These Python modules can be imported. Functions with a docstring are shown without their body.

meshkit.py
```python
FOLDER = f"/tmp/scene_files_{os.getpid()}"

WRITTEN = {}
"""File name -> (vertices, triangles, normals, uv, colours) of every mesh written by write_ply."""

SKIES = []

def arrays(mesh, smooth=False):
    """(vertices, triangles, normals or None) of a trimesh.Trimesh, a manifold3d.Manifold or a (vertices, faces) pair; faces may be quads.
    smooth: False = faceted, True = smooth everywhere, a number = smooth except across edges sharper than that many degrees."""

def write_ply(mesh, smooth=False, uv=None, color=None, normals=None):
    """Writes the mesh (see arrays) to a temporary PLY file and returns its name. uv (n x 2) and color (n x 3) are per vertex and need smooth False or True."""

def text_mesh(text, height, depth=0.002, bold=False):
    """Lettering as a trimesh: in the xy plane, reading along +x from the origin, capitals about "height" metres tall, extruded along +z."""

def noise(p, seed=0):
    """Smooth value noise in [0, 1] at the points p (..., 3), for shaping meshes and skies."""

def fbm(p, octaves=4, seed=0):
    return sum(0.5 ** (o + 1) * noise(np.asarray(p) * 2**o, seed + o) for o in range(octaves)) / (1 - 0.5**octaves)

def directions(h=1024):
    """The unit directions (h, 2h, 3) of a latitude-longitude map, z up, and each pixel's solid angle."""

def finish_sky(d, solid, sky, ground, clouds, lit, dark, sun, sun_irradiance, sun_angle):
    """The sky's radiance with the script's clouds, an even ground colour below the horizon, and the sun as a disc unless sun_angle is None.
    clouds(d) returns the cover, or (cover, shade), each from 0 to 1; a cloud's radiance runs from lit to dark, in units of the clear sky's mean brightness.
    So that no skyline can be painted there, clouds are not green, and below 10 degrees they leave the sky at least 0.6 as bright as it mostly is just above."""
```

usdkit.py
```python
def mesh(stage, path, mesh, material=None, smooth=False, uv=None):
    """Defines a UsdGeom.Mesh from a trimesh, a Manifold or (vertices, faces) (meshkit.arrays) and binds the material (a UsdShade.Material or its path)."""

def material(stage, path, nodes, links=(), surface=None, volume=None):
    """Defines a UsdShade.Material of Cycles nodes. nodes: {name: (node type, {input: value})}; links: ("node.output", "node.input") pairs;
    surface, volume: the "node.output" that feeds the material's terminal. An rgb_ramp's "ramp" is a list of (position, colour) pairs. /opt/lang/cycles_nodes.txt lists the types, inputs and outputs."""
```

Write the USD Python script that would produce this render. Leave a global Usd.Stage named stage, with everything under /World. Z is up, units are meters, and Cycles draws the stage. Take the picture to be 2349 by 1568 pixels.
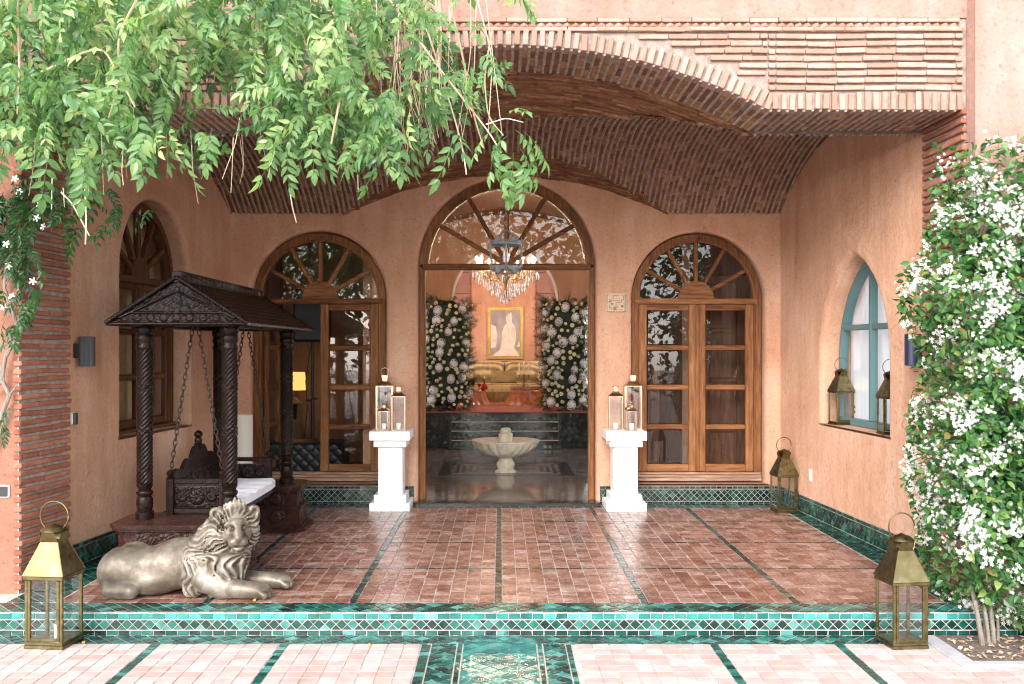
import math, random
import numpy as np, trimesh, usdkit
import shapely.geometry as sg
from meshkit import fbm, noise
from pxr import Usd, UsdGeom, UsdLux, UsdShade, Sdf, Gf, Vt

stage = Usd.Stage.CreateInMemory()
UsdGeom.SetStageUpAxis(stage, 'Z')
UsdGeom.Xform.Define(stage, '/World')
UsdGeom.Scope.Define(stage, '/World/Looks')
R = random.Random(11)
PI = math.pi

# ------------------------------------------------------------------ camera, sky, light, exposure
cam = UsdGeom.Camera.Define(stage, '/World/camera')
cam.CreateHorizontalApertureAttr(36.0)
cam.CreateVerticalApertureAttr(36.0 * 684 / 1024)
cam.CreateFocalLengthAttr(34.48)
cam.CreateHorizontalApertureOffsetAttr(0.3755)
cam.CreateVerticalApertureOffsetAttr(0.245)
cam.CreateFStopAttr(5.0)
cam.CreateFocusDistanceAttr(9.0)
cam.CreateExposureAttr(1.92)
cam.AddTranslateOp().Set(Gf.Vec3d(0, 0, 1.6))
cam.AddRotateXOp().Set(90.0)

SUN_EL, SUN_AZ = math.radians(27), math.radians(196)      # towards the sun: behind the camera, a little to the left
dirx, diry, dirz = math.sin(SUN_AZ) * math.cos(SUN_EL), math.cos(SUN_AZ) * math.cos(SUN_EL), math.sin(SUN_EL)
usdkit.material(stage, '/World/Looks/sky_light', {
    's': ('sky_texture', {'sky_type': 'single_scattering', 'sun_disc': False, 'sun_elevation': SUN_EL, 'sun_rotation': SUN_AZ}),
    'g': ('texture_coordinate', {}),
    'n': ('noise_texture', {'scale': 2.2, 'detail': 6.0, 'roughness': 0.6}),
    'r': ('rgb_ramp', {'ramp': [(0.3, (.55, .55, .55)), (0.62, (1, 1, 1))]}),
    'h': ('hsv', {'saturation': 0.12, 'value': 1.55}),
    'm': ('mix_color', {}),
    'b': ('background_shader', {'strength': 0.13})},
    [('g.generated', 'n.vector'), ('n.fac', 'r.fac'), ('s.color', 'h.color'), ('r.color', 'm.fac'), ('s.color', 'm.a'), ('h.color', 'm.b'), ('m.result', 'b.color')],
    surface='b.background')
dome = UsdLux.DomeLight.Define(stage, '/World/sky')
UsdShade.MaterialBindingAPI.Apply(dome.GetPrim()).Bind(UsdShade.Material.Get(stage, '/World/Looks/sky_light'))
dome.GetPrim().SetCustomDataByKey('kind', 'structure')
sun = UsdLux.DistantLight.Define(stage, '/World/sun')
sun.CreateNormalizeAttr(True)
sun.CreateIntensityAttr(0.38)
sun.CreateAngleAttr(38.0)
sun.CreateColorAttr(Gf.Vec3f(1.0, 0.97, 0.98))
sun.AddRotateZOp().Set(-math.degrees(SUN_AZ))
sun.AddRotateXOp().Set(math.degrees(SUN_EL) - 90.0)

# ------------------------------------------------------------------ helpers
ORG, CNT = {}, {}


class M:
    """Collects faces of one mesh, with a random tint per piece."""

    def __init__(s):
        s.v, s.f, s.t, s.n = [], [], [], 0

    def add(s, v, f, t=.5):
        v, f = np.asarray(v, float), np.asarray(f, int)
        if f.shape[1] == 4:
            f = np.vstack([f[:, [0, 1, 2]], f[:, [0, 2, 3]]])
        s.v.append(v); s.f.append(f + s.n); s.t.append(np.full(len(v), t)); s.n += len(v)
        return s

    def tm(s, m, t=.5):
        return s.add(m.vertices, m.faces, t)

    def join(s, o):
        v, f, t = o.arr()
        s.v.append(v); s.f.append(f + s.n); s.t.append(t); s.n += len(v)
        return s

    def arr(s):
        return np.vstack(s.v), np.vstack(s.f), np.concatenate(s.t)

    def map(s, fn):
        s.v = [fn(v) for v in s.v]
        return s

    def shift(s, x, y, z):
        return s.map(lambda v: v + np.array([x, y, z]))

    def rotz(s, a):
        c, q = math.cos(a), math.sin(a)
        return s.map(lambda v: np.c_[v[:, 0] * c - v[:, 1] * q, v[:, 0] * q + v[:, 1] * c, v[:, 2]])

    def rotx(s, a):
        c, q = math.cos(a), math.sin(a)
        return s.map(lambda v: np.c_[v[:, 0], v[:, 1] * c - v[:, 2] * q, v[:, 1] * q + v[:, 2] * c])

    def roty(s, a):
        c, q = math.cos(a), math.sin(a)
        return s.map(lambda v: np.c_[v[:, 0] * c + v[:, 2] * q, v[:, 1], -v[:, 0] * q + v[:, 2] * c])

    def box(s, x0, x1, y0, y1, z0, z1, b=0., t=.5):
        if b <= 0:
            v = [(x, y, z) for x in (x0, x1) for y in (y0, y1) for z in (z0, z1)]
            return s.add(v, [[0, 1, 3, 2], [4, 6, 7, 5], [0, 4, 5, 1], [2, 3, 7, 6], [0, 2, 6, 4], [1, 5, 7, 3]], t)
        lo, hi = np.array([x0, y0, z0], float), np.array([x1, y1, z1], float)
        pts = []
        for sx in (0, 1):
            for sy in (0, 1):
                for sz in (0, 1):
                    c = np.where([sx, sy, sz], hi, lo); d = np.where([sx, sy, sz], -b, b)
                    for k in range(3):
                        p = c + d; p[k] = c[k]; pts.append(p)
        return s.add(np.array(pts), CH_F, t)

    def tube(s, path, r, n=6, t=.5, cap=True):
        P = np.asarray(path, float); k = len(P); rr = np.broadcast_to(np.asarray(r, float), (k,))
        T = np.gradient(P, axis=0); T /= np.linalg.norm(T, axis=1, keepdims=True) + 1e-12
        up = np.array([0, 0, 1.]) if abs(T[0, 2]) < .9 else np.array([1., 0, 0])
        N = np.zeros_like(P); a = np.cross(T[0], up); a /= np.linalg.norm(a)
        for i in range(k):
            a = a - T[i] * (a @ T[i]); a /= np.linalg.norm(a) + 1e-12; N[i] = a
        B = np.cross(T, N); th = np.arange(n) * 2 * PI / n
        v = (P[:, None] + rr[:, None, None] * (np.cos(th)[None, :, None] * N[:, None] + np.sin(th)[None, :, None] * B[:, None])).reshape(-1, 3)
        i, j = np.meshgrid(np.arange(k - 1), np.arange(n), indexing='ij'); j2 = (j + 1) % n
        f = np.stack([i * n + j, i * n + j2, (i + 1) * n + j2, (i + 1) * n + j], -1).reshape(-1, 4)
        s.add(v, f, t)
        if cap:
            e = [[0, q + 1, q] for q in range(1, n - 1)] + [[(k - 1) * n, (k - 1) * n + q, (k - 1) * n + q + 1] for q in range(1, n - 1)]
            s.f.append(np.array(e) + s.n - len(v))
        return s

    def lathe(s, prof, n=24, x=0, y=0, z=0, t=.5, fn=None, sq=False):
        """prof: (r, z) pairs from bottom to top; fn(r, theta, z) -> r."""
        p = np.asarray(prof, float); th = np.arange(n) * 2 * PI / n
        rr = np.repeat(p[:, :1], n, 1); zz = np.repeat(p[:, 1:], n, 1); tt = np.repeat(th[None], len(p), 0)
        if fn is not None:
            rr = fn(rr, tt, zz)
        v = np.stack([x + rr * np.cos(tt), y + rr * np.sin(tt), z + zz], -1).reshape(-1, 3)
        i, j = np.meshgrid(np.arange(len(p) - 1), np.arange(n), indexing='ij'); j2 = (j + 1) % n
        f = np.stack([i * n + j, i * n + j2, (i + 1) * n + j2, (i + 1) * n + j], -1).reshape(-1, 4)
        s.add(v, f, t); k = len(p)
        e = [[0, q + 1, q] for q in range(1, n - 1)] + [[(k - 1) * n, (k - 1) * n + q, (k - 1) * n + q + 1] for q in range(1, n - 1)]
        s.f.append(np.array(e) + s.n - len(v))
        return s

    def grid(s, V, t=.5):
        """V: (n, m, 3) points"""
        n, m = V.shape[:2]
        i, j = np.meshgrid(np.arange(n - 1), np.arange(m - 1), indexing='ij')
        return s.add(V.reshape(-1, 3), np.stack([i * m + j, (i + 1) * m + j, (i + 1) * m + j + 1, i * m + j + 1], -1).reshape(-1, 4), t)

    def strip(s, A, B, d0, d1, ax=1, t=.5):
        """Solid between open outlines A and B (k, 2) in the xz plane, from depth d0 to d1."""
        A, B = np.asarray(A, float), np.asarray(B, float); k = len(A)
        q = lambda P, d: np.c_[P[:, 0], np.full(k, d), P[:, 1]]
        v = np.vstack([q(A, d0), q(B, d0), q(A, d1), q(B, d1)]); f = []
        for i in range(k - 1):
            j = i + 1
            f += [[i, j, k + j, k + i], [2 * k + i, 3 * k + i, 3 * k + j, 2 * k + j], [i, 2 * k + i, 2 * k + j, j], [k + i, k + j, 3 * k + j, 3 * k + i]]
        f += [[0, k, 3 * k, 2 * k], [k - 1, 3 * k - 1, 4 * k - 1, 2 * k - 1]]
        return s.add(v, f, t)

    def slab(s, P, h, b, t=.5, w0=-.004, dz=None):
        """Tile: convex polygon P (k, 2) ccw, top at w = h with a bevel b, no underside."""
        P = np.asarray(P, float); k = len(P); c = P.mean(0)
        d = np.linalg.norm(P - c, axis=1, keepdims=True)
        Q = c + (P - c) * np.maximum(0.2, 1 - b * 1.4 / d)
        top = np.full(k, h) if dz is None else h + dz
        v = np.vstack([np.c_[P, np.full(k, w0)], np.c_[P, top - b * .7], np.c_[Q, top]])
        f = []
        for i in range(k):
            j = (i + 1) % k
            f += [[i, j, k + j], [i, k + j, k + i], [k + i, k + j, 2 * k + j], [k + i, 2 * k + j, 2 * k + i]]
        f += [[2 * k, 2 * k + i, 2 * k + i + 1] for i in range(1, k - 1)]
        return s.add(v, f, t)

    def extr(s, poly, y0, y1, t=.5):
        """shapely polygon in (x, z) extruded along y."""
        m = trimesh.creation.extrude_polygon(poly, y1 - y0)
        v = np.array(m.vertices)
        return s.add(np.c_[v[:, 0], y0 + v[:, 2], v[:, 1]], m.faces[:, ::-1], t)


_c = [(x, y, z) for x in (0, 1) for y in (0, 1) for z in (0, 1)]
_p = []
for c in _c:
    for k in range(3):
        q = np.array([.2 if not a else .8 for a in c]); q[k] = c[k]; _p.append(q)
_hull = trimesh.Trimesh(np.array(_p), [[0, 1, 2]], process=False).convex_hull
_idx = [int(np.argmin(np.linalg.norm(np.array(_p) - v, axis=1))) for v in _hull.vertices]
CH_F = np.array([[_idx[a] for a in f] for f in _hull.faces])


def numbered(parent, name):
    k = CNT.get((parent, name), 0); CNT[(parent, name)] = k + 1
    return f'{parent}/{name}' + (f'_{k:03d}' if k else '')


def meta(prim, label=None, cat=None, group=None, kind=None):
    for k, v in (('label', label), ('category', cat), ('group', group), ('kind', kind)):
        if v:
            prim.SetCustomDataByKey(k, v)
    return prim


def thing(name, label=None, cat=None, loc=(0, 0, 0), rotz=0., group=None, kind=None, parent='/World', scale=None):
    p = numbered(parent, name)
    x = UsdGeom.Xform.Define(stage, p); x.AddTranslateOp().Set(Gf.Vec3d(*map(float, loc)))
    if rotz:
        x.AddRotateZOp().Set(math.degrees(rotz))
    if scale:
        x.AddScaleOp().Set(Gf.Vec3f(*scale))
    ORG[p] = np.array(loc, float) + ORG.get(parent, 0)
    meta(x.GetPrim(), label, cat, group, kind)
    return p


def put(name, m, mat, parent='/World', smooth=False, label=None, cat=None, group=None, kind=None, world=False):
    """One Mesh prim. world: coordinates are in the world although the parent stands at its own place."""
    p = numbered(parent, name)
    v, f, t = m.arr() if isinstance(m, M) else (*[np.asarray(a) for a in m], None)
    if world and parent in ORG:
        v = v - ORG[parent]
    g = usdkit.mesh(stage, p, trimesh.Trimesh(v, f, process=False), LK[mat], smooth=smooth)
    if t is not None and smooth in (False, True):
        UsdGeom.PrimvarsAPI(g).CreatePrimvar('tint', Sdf.ValueTypeNames.FloatArray, 'vertex').Set(Vt.FloatArray.FromNumpy(t.astype(np.float32)))
    meta(g.GetPrim(), label, cat, group, kind)
    ORG[p] = ORG.get(parent, np.zeros(3))
    return p


def copy(src, loc, rotz=0., label=None, group=None, scale=None):
    """A copy of a thing with its parts."""
    base = src.rsplit('/', 1)[1]
    p = numbered('/World', base)
    x = UsdGeom.Xform.Define(stage, p)
    x.GetPrim().GetReferences().AddInternalReference(src)
    x.ClearXformOpOrder()
    x.AddTranslateOp().Set(Gf.Vec3d(*map(float, loc)))
    if rotz:
        x.AddRotateZOp().Set(math.degrees(rotz))
    if scale:
        x.AddScaleOp().Set(Gf.Vec3f(*scale))
    x.GetPrim().SetInstanceable(True)
    meta(x.GetPrim(), label, None, group)
    return p


def pieces(name, items, mat, parent, rest, limit=300, key=None, smooth=False):
    """items: list of M. The ones that show largest are parts, what is past the limit is one part of kind stuff."""
    if key is not None:
        items = sorted(items, key=key)
    for m in items[:limit]:
        put(name, m, mat, parent, smooth, world=True)
    if len(items) > limit:
        b = M()
        for m in items[limit:]:
            b.join(m)
        put(rest, b, mat, parent, smooth, kind='stuff', world=True)


def frame(o, U, V, N):
    o, U, V, N = (np.asarray(a, float) for a in (o, U, V, N))
    return lambda p: o + p[:, :1] * U + p[:, 1:2] * V + p[:, 2:3] * N


def at(px, py, Y):
    """World point behind a place of the photograph (in 2349 x 1568 units) at depth Y; used for measured positions."""
    return np.array([(px - 1150) * Y / 2250, Y, 1.6 - (py - 800) * Y / 2250])


def arch(x0, x1, zb, zs, n=20, point=0.):
    """Outline of an arched opening from bottom left over the top to bottom right; point > 0 makes it pointed."""
    c, r = (x0 + x1) / 2, (x1 - x0) / 2
    if not point:
        a = np.linspace(PI, 0, 2 * n + 1)
        top = np.c_[c + r * np.cos(a), zs + r * np.sin(a)]
    else:
        h = point; Rr = (r * r + h * h) / (2 * r)
        a = np.linspace(0, math.asin(min(1, h / Rr)), n + 1)
        L = np.c_[x0 + Rr * (1 - np.cos(a)), zs + Rr * np.sin(a)]
        top = np.vstack([L, np.c_[2 * c - L[::-1][1:, 0], L[::-1][1:, 1]]])
    return np.vstack([[x0, zb], top, [x1, zb]])


def clip(P, u0, u1, v0, v1):
    for ax, lim, sg_ in ((0, u0, 1), (0, u1, -1), (1, v0, 1), (1, v1, -1)):
        out = []
        for i in range(len(P)):
            a, b = P[i - 1], P[i]; da, db = sg_ * (a[ax] - lim), sg_ * (b[ax] - lim)
            if (da >= 0) != (db >= 0):
                q = da / (da - db); out.append((a[0] + q * (b[0] - a[0]), a[1] + q * (b[1] - a[1])))
            if db >= 0:
                out.append(b)
        P = out
        if len(P) < 3:
            return None
    Q = [P[0]]
    for p in P[1:]:
        if abs(p[0] - Q[-1][0]) + abs(p[1] - Q[-1][1]) > 1e-6:
            Q.append(p)
    if abs(Q[0][0] - Q[-1][0]) + abs(Q[0][1] - Q[-1][1]) < 1e-6:
        Q.pop()
    return Q if len(Q) > 2 else None


def shrink(P, j):
    """Insets a convex ccw polygon by j."""
    P = np.asarray(P, float); k = len(P); out = []
    A = .5 * sum(P[i - 1][0] * P[i][1] - P[i][0] * P[i - 1][1] for i in range(k))
    if A < 0:
        P = P[::-1]; A = -A
    if A < 1.2e-4:
        return None
    for i in range(k):
        a, b, c = P[i - 1], P[i], P[(i + 1) % k]
        e1, e2 = (b - a) / np.linalg.norm(b - a), (c - b) / np.linalg.norm(c - b)
        n1, n2 = np.array([-e1[1], e1[0]]), np.array([-e2[1], e2[0]])
        den = e1[0] * e2[1] - e1[1] * e2[0]
        if abs(den) < 1e-4:
            out.append(b + n1 * j)
        else:
            w = (a + n1 * j) - (c + n2 * j)
            q = ((b + n2 * j - a - n1 * j)[0] * e2[1] - (b + n2 * j - a - n1 * j)[1] * e2[0]) / den
            out.append(a + n1 * j + e1 * q)
    Q = np.array(out)
    A2 = .5 * sum(Q[i - 1][0] * Q[i][1] - Q[i][0] * Q[i - 1][1] for i in range(k))
    return Q if 0 < A2 < A else None


def diamonds(u0, u1, v0, v1, du, dv, fm, j=.0035, h=.004, phase=0.):
    out = []
    rows = int((v1 - v0) / dv * 2) + 4
    for i in range(-1, rows):
        cv = v0 + i * dv / 2
        off = (i % 2) * du / 2 + phase
        for k in range(-1, int((u1 - u0) / du) + 3):
            cu = u0 + k * du + off
            P = clip([(cu - du / 2, cv), (cu, cv - dv / 2), (cu + du / 2, cv), (cu, cv + dv / 2)], u0, u1, v0, v1)
            P = shrink(P, j) if P else None
            if P is not None:
                out.append(M().slab(P, h, .0012, R.random(), dz=np.array([R.gauss(0, .0006) for _ in P])).map(fm))
    return out


def rects(u0, u1, v0, v1, nu, nv, fm, j=.0035, h=.004, jit=.0, off=False, rt=None):
    out = []
    for b in range(nv):
        for a in range(nu):
            x0, x1 = u0 + (u1 - u0) * a / nu, u0 + (u1 - u0) * (a + 1) / nu
            y0, y1 = v0 + (v1 - v0) * b / nv, v0 + (v1 - v0) * (b + 1) / nv
            g = lambda: R.gauss(0, jit)
            P = [(x0 + j + g(), y0 + j + g()), (x1 - j + g(), y0 + j + g()), (x1 - j + g(), y1 - j + g()), (x0 + j + g(), y1 - j + g())]
            out.append(M().slab(P, h + R.gauss(0, .0005), .0015, R.random(), dz=np.array([R.gauss(0, .0005) for _ in P])).map(fm))
    return out


def near(m):
    v = m.v[0]
    return float(np.linalg.norm(v.mean(0) - np.array([0, 0, 1.6]))) + (50 if (lambda c: abs((c[0] * 2250 / max(c[1], .1)) + 1150 - 1174) > 1200 or c[1] < .5 or 800 - (c[2] - 1.6) * 2250 / max(c[1], .1) > 1575 or 800 - (c[2] - 1.6) * 2250 / max(c[1], .1) < -20)(v.mean(0)) else 0)


# ------------------------------------------------------------------ materials
LK = {}


def mat(name, nodes, links, surface='p.BSDF'):
    LK[name] = usdkit.material(stage, '/World/Looks/' + name, nodes, links, surface)


def plain(name, col, rough=.5, metallic=0., **kw):
    mat(name, {'p': ('principled_bsdf', {'base_color': col, 'roughness': rough, 'metallic': metallic, **kw})}, [])


def noisy(name, ramp, scale=8., detail=6., rough=(.5, .7), bump=.0, bscale=80., bdist=.003, metallic=0., tint=0., stretch=(1, 1, 1), bdetail=4., **kw):
    """Colour from noise through a ramp, shifted by the piece's tint; roughness from a second noise; fine relief."""
    nodes = {'g': ('geometry', {}), 'mp': ('mapping', {'scale': stretch}), 'n': ('noise_texture', {'scale': scale, 'detail': detail, 'roughness': .62}),
             'a': ('attribute', {'attribute': 'tint'}), 'ts': ('math', {'math_type': 'subtract', 'value2': .5}), 'tm': ('math', {'math_type': 'multiply', 'value2': float(tint)}),
             'ad': ('math', {'math_type': 'add', 'use_clamp': True}), 'r': ('rgb_ramp', {'ramp': ramp}),
             'n2': ('noise_texture', {'scale': scale * 2.7, 'detail': 3.}), 'mr': ('map_range', {'from_min': .3, 'from_max': .7, 'to_min': rough[0], 'to_max': rough[1], 'clamp': True}),
             'p': ('principled_bsdf', {'metallic': metallic, **kw})}
    links = [('g.position', 'mp.vector'), ('mp.vector', 'n.vector'), ('mp.vector', 'n2.vector'), ('a.fac', 'ts.value1'), ('ts.value', 'tm.value1'),
             ('n.fac', 'ad.value1'), ('tm.value', 'ad.value2'), ('ad.value', 'r.fac'), ('r.color', 'p.base_color'), ('n2.fac', 'mr.value'), ('mr.result', 'p.roughness')]
    if bump:
        nodes |= {'n3': ('noise_texture', {'scale': bscale, 'detail': bdetail, 'roughness': .6}), 'b': ('bump', {'strength': float(bump), 'distance': bdist})}
        links += [('mp.vector', 'n3.vector'), ('n3.fac', 'b.height'), ('b.normal', 'p.normal')]
    mat(name, nodes, links)


def glassy(name, f0=.05, tint=(1, 1, 1), rough=0.0):
    """Thin pane: clear, with a mirror image that grows towards grazing view."""
    mat(name, {'lw': ('layer_weight', {'blend': .5}), 'pw': ('math', {'math_type': 'power', 'value2': 5.}), 'ma': ('math', {'math_type': 'multiply_add', 'value2': .9, 'value3': float(f0), 'use_clamp': True}),
               't': ('transparent_bsdf', {'color': tint}), 'g': ('glossy_bsdf', {'color': (1, 1, 1), 'roughness': rough}), 'm': ('mix_closure', {})},
        [('lw.facing', 'pw.value1'), ('pw.value', 'ma.value1'), ('ma.value', 'm.fac'), ('t.BSDF', 'm.closure1'), ('g.BSDF', 'm.closure2')], 'm.closure')


def leafy(name, ramp, trans, rough=.35, tint=1.0, tw=.4):
    mat(name, {'a': ('attribute', {'attribute': 'tint'}), 'r': ('rgb_ramp', {'ramp': ramp}), 'p': ('principled_bsdf', {'roughness': rough}),
               'mx': ('mix_color', {'blend_type': 'multiply', 'fac': 1., 'b': trans}), 't': ('translucent_bsdf', {}), 'm': ('mix_closure', {'fac': tw})},
        [('a.fac', 'r.fac'), ('r.color', 'p.base_color'), ('r.color', 'mx.a'), ('mx.result', 't.color'), ('p.BSDF', 'm.closure1'), ('t.BSDF', 'm.closure2')], 'm.closure')


def plaster(name, ramp):
    """Hand-trowelled lime plaster: blotches, streaks, pits, hairline cracks and old patches."""
    mat(name, {'g': ('geometry', {}), 'n': ('noise_texture', {'scale': 1.1, 'detail': 8., 'roughness': .65}),
               'mp': ('mapping', {'scale': (3., 3., .5)}), 'ns': ('noise_texture', {'scale': 2.2, 'detail': 5., 'roughness': .6}),
               'av': ('mix_float', {'fac': .38}), 'r': ('rgb_ramp', {'ramp': ramp}),
               'nf': ('noise_texture', {'scale': 38., 'detail': 6., 'roughness': .7}), 'rf': ('rgb_ramp', {'ramp': [(.30, (.5, .45, .43)), (.42, (.92, .92, .92)), (.7, (1.08, 1.07, 1.06))]}),
               'mu': ('mix_color', {'blend_type': 'multiply', 'fac': .85, 'use_clamp': False}),
               'wn': ('noise_texture', {'scale': 2.5, 'detail': 5.}), 'wm': ('vector_math', {'math_type': 'multiply_add', 'vector2': (.7, .7, .7)}),
               'vo': ('voronoi_texture', {'feature': 'distance_to_edge', 'scale': .75}), 'cr': ('map_range', {'from_min': 0., 'from_max': .0045, 'to_min': 1., 'to_max': 0., 'clamp': True}),
               'cm': ('noise_texture', {'scale': .9, 'detail': 2.}), 'cg': ('map_range', {'from_min': .5, 'from_max': .62, 'to_min': 0., 'to_max': .55, 'clamp': True}), 'cx': ('math', {'math_type': 'multiply'}),
               'dk': ('mix_color', {'blend_type': 'multiply', 'b': (.45, .38, .34)}),
               'pn': ('noise_texture', {'scale': .75, 'detail': 9., 'roughness': .55, 'distortion': .8}), 'pr': ('map_range', {'from_min': .585, 'from_max': .635, 'to_min': 0., 'to_max': .5, 'clamp': True}),
               'pa': ('mix_color', {'blend_type': 'multiply', 'b': (1.13, 1.10, 1.07), 'use_clamp': False}),
               'nb': ('noise_texture', {'scale': 9., 'detail': 10., 'roughness': .68}), 'b': ('bump', {'strength': .8, 'distance': .022}), 'b2': ('bump', {'strength': .5, 'distance': .004}),
               'p': ('principled_bsdf', {'roughness': .85, 'specular_ior_level': .25})},
        [('g.position', 'n.vector'), ('g.position', 'mp.vector'), ('mp.vector', 'ns.vector'), ('n.fac', 'av.a'), ('ns.fac', 'av.b'), ('av.result', 'r.fac'), ('g.position', 'nf.vector'), ('nf.fac', 'rf.fac'),
         ('r.color', 'mu.a'), ('rf.color', 'mu.b'), ('g.position', 'wn.vector'), ('wn.color', 'wm.vector1'), ('g.position', 'wm.vector3'), ('wm.vector', 'vo.vector'), ('vo.distance', 'cr.value'),
         ('g.position', 'cm.vector'), ('cm.fac', 'cg.value'), ('cr.result', 'cx.value1'), ('cg.result', 'cx.value2'), ('cx.value', 'dk.fac'), ('mu.result', 'pa.a'), ('g.position', 'pn.vector'), ('pn.fac', 'pr.value'), ('pr.result', 'pa.fac'),
         ('pa.result', 'dk.a'), ('dk.result', 'p.base_color'), ('g.position', 'nb.vector'), ('nb.fac', 'b.height'), ('nf.fac', 'b2.height'), ('b.normal', 'b2.normal'), ('b2.normal', 'p.normal')])


plaster('terracotta_plaster', [(.30, (.37, .175, .10)), (.40, (.50, .27, .168)), (.53, (.58, .34, .228)), (.66, (.65, .42, .31))])
plaster('shaded_plaster', [(.30, (0.1936, 0.0836, 0.0528)), (.5, (0.2816, 0.132, 0.088)), (.68, (0.352, 0.1892, 0.1364))])  # darker copy for the left pier: shade of the vine put into the colour
plaster('pink_plaster', [(.30, (0.2323, 0.117, 0.0836)), (.5, (0.3027, 0.1752, 0.1404)), (.68, (0.352, 0.2307, 0.1973))])
noisy('red_brick', [(0, (0.1316, 0.0376, 0.0207)), (.35, (0.2068, 0.0658, 0.0357)), (.6, (0.282, 0.0987, 0.0564)), (1, (0.4136, 0.188, 0.1222))], 14., 6., (.75, .95), .6, 60., .006, tint=.35)
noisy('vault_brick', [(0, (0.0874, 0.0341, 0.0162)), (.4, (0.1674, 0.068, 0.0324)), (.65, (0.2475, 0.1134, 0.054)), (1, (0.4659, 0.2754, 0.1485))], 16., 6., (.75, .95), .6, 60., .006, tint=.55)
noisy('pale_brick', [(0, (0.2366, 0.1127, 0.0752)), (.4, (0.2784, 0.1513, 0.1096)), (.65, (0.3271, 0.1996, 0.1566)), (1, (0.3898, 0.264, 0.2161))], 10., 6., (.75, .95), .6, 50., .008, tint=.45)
noisy('mortar', [(.3, (.20, .155, .125)), (.5, (.31, .255, .215)), (.7, (.42, .36, .32))], 18., 8., (.85, .95), .9, 70., .01)
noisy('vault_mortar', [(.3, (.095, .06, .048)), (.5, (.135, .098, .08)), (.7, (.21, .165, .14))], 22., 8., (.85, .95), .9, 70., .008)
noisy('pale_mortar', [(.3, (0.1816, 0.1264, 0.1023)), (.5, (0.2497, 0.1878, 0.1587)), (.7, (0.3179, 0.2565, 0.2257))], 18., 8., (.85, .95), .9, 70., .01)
noisy('grout', [(.3, (.36, .29, .25)), (.6, (.54, .46, .42))], 14., 6., (.7, .9), .5, 90., .002)
noisy('dark_grout', [(.3, (.12, .10, .09)), (.6, (.30, .25, .22))], 14., 6., (.6, .9), .5, 90., .002)
noisy('terrace_tile', [(0, (0.0605, 0.0252, 0.0174)), (.33, (0.1163, 0.0485, 0.0329)), (.52, (0.186, 0.0914, 0.0677)), (.70, (0.2604, 0.1585, 0.1306)), (.95, (0.4649, 0.373, 0.3532))], 9., 8., (.14, .4), .35, 45., .003, tint=.38)
noisy('pink_tile', [(.1, (0.3526, 0.2193, 0.1935)), (.4, (0.4128, 0.2967, 0.2709)), (.6, (0.4644, 0.3698, 0.3483)), (.85, (0.5504, 0.4902, 0.4687))], 7., 8., (.35, .6), .3, 45., .003, tint=.3)
noisy('green_tile', [(.0, (0.0017, 0.0086, 0.0086)), (.3, (0.0026, 0.0224, 0.0181)), (.55, (0.0043, 0.0499, 0.0396)), (.8, (0.0103, 0.0946, 0.0731)), (1, (0.0688, 0.215, 0.1892))], 7., 6., (.08, .26), .35, 30., .003, tint=.95)
noisy('dark_green_tile', [(.0, (0.0013, 0.006, 0.0052)), (.35, (0.0017, 0.0155, 0.0129)), (.6, (0.0034, 0.0327, 0.0249)), (.85, (0.0103, 0.0645, 0.043)), (1, (0.0387, 0.1118, 0.0774))], 7., 6., (.07, .24), .35, 30., .003, tint=.85)
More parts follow.
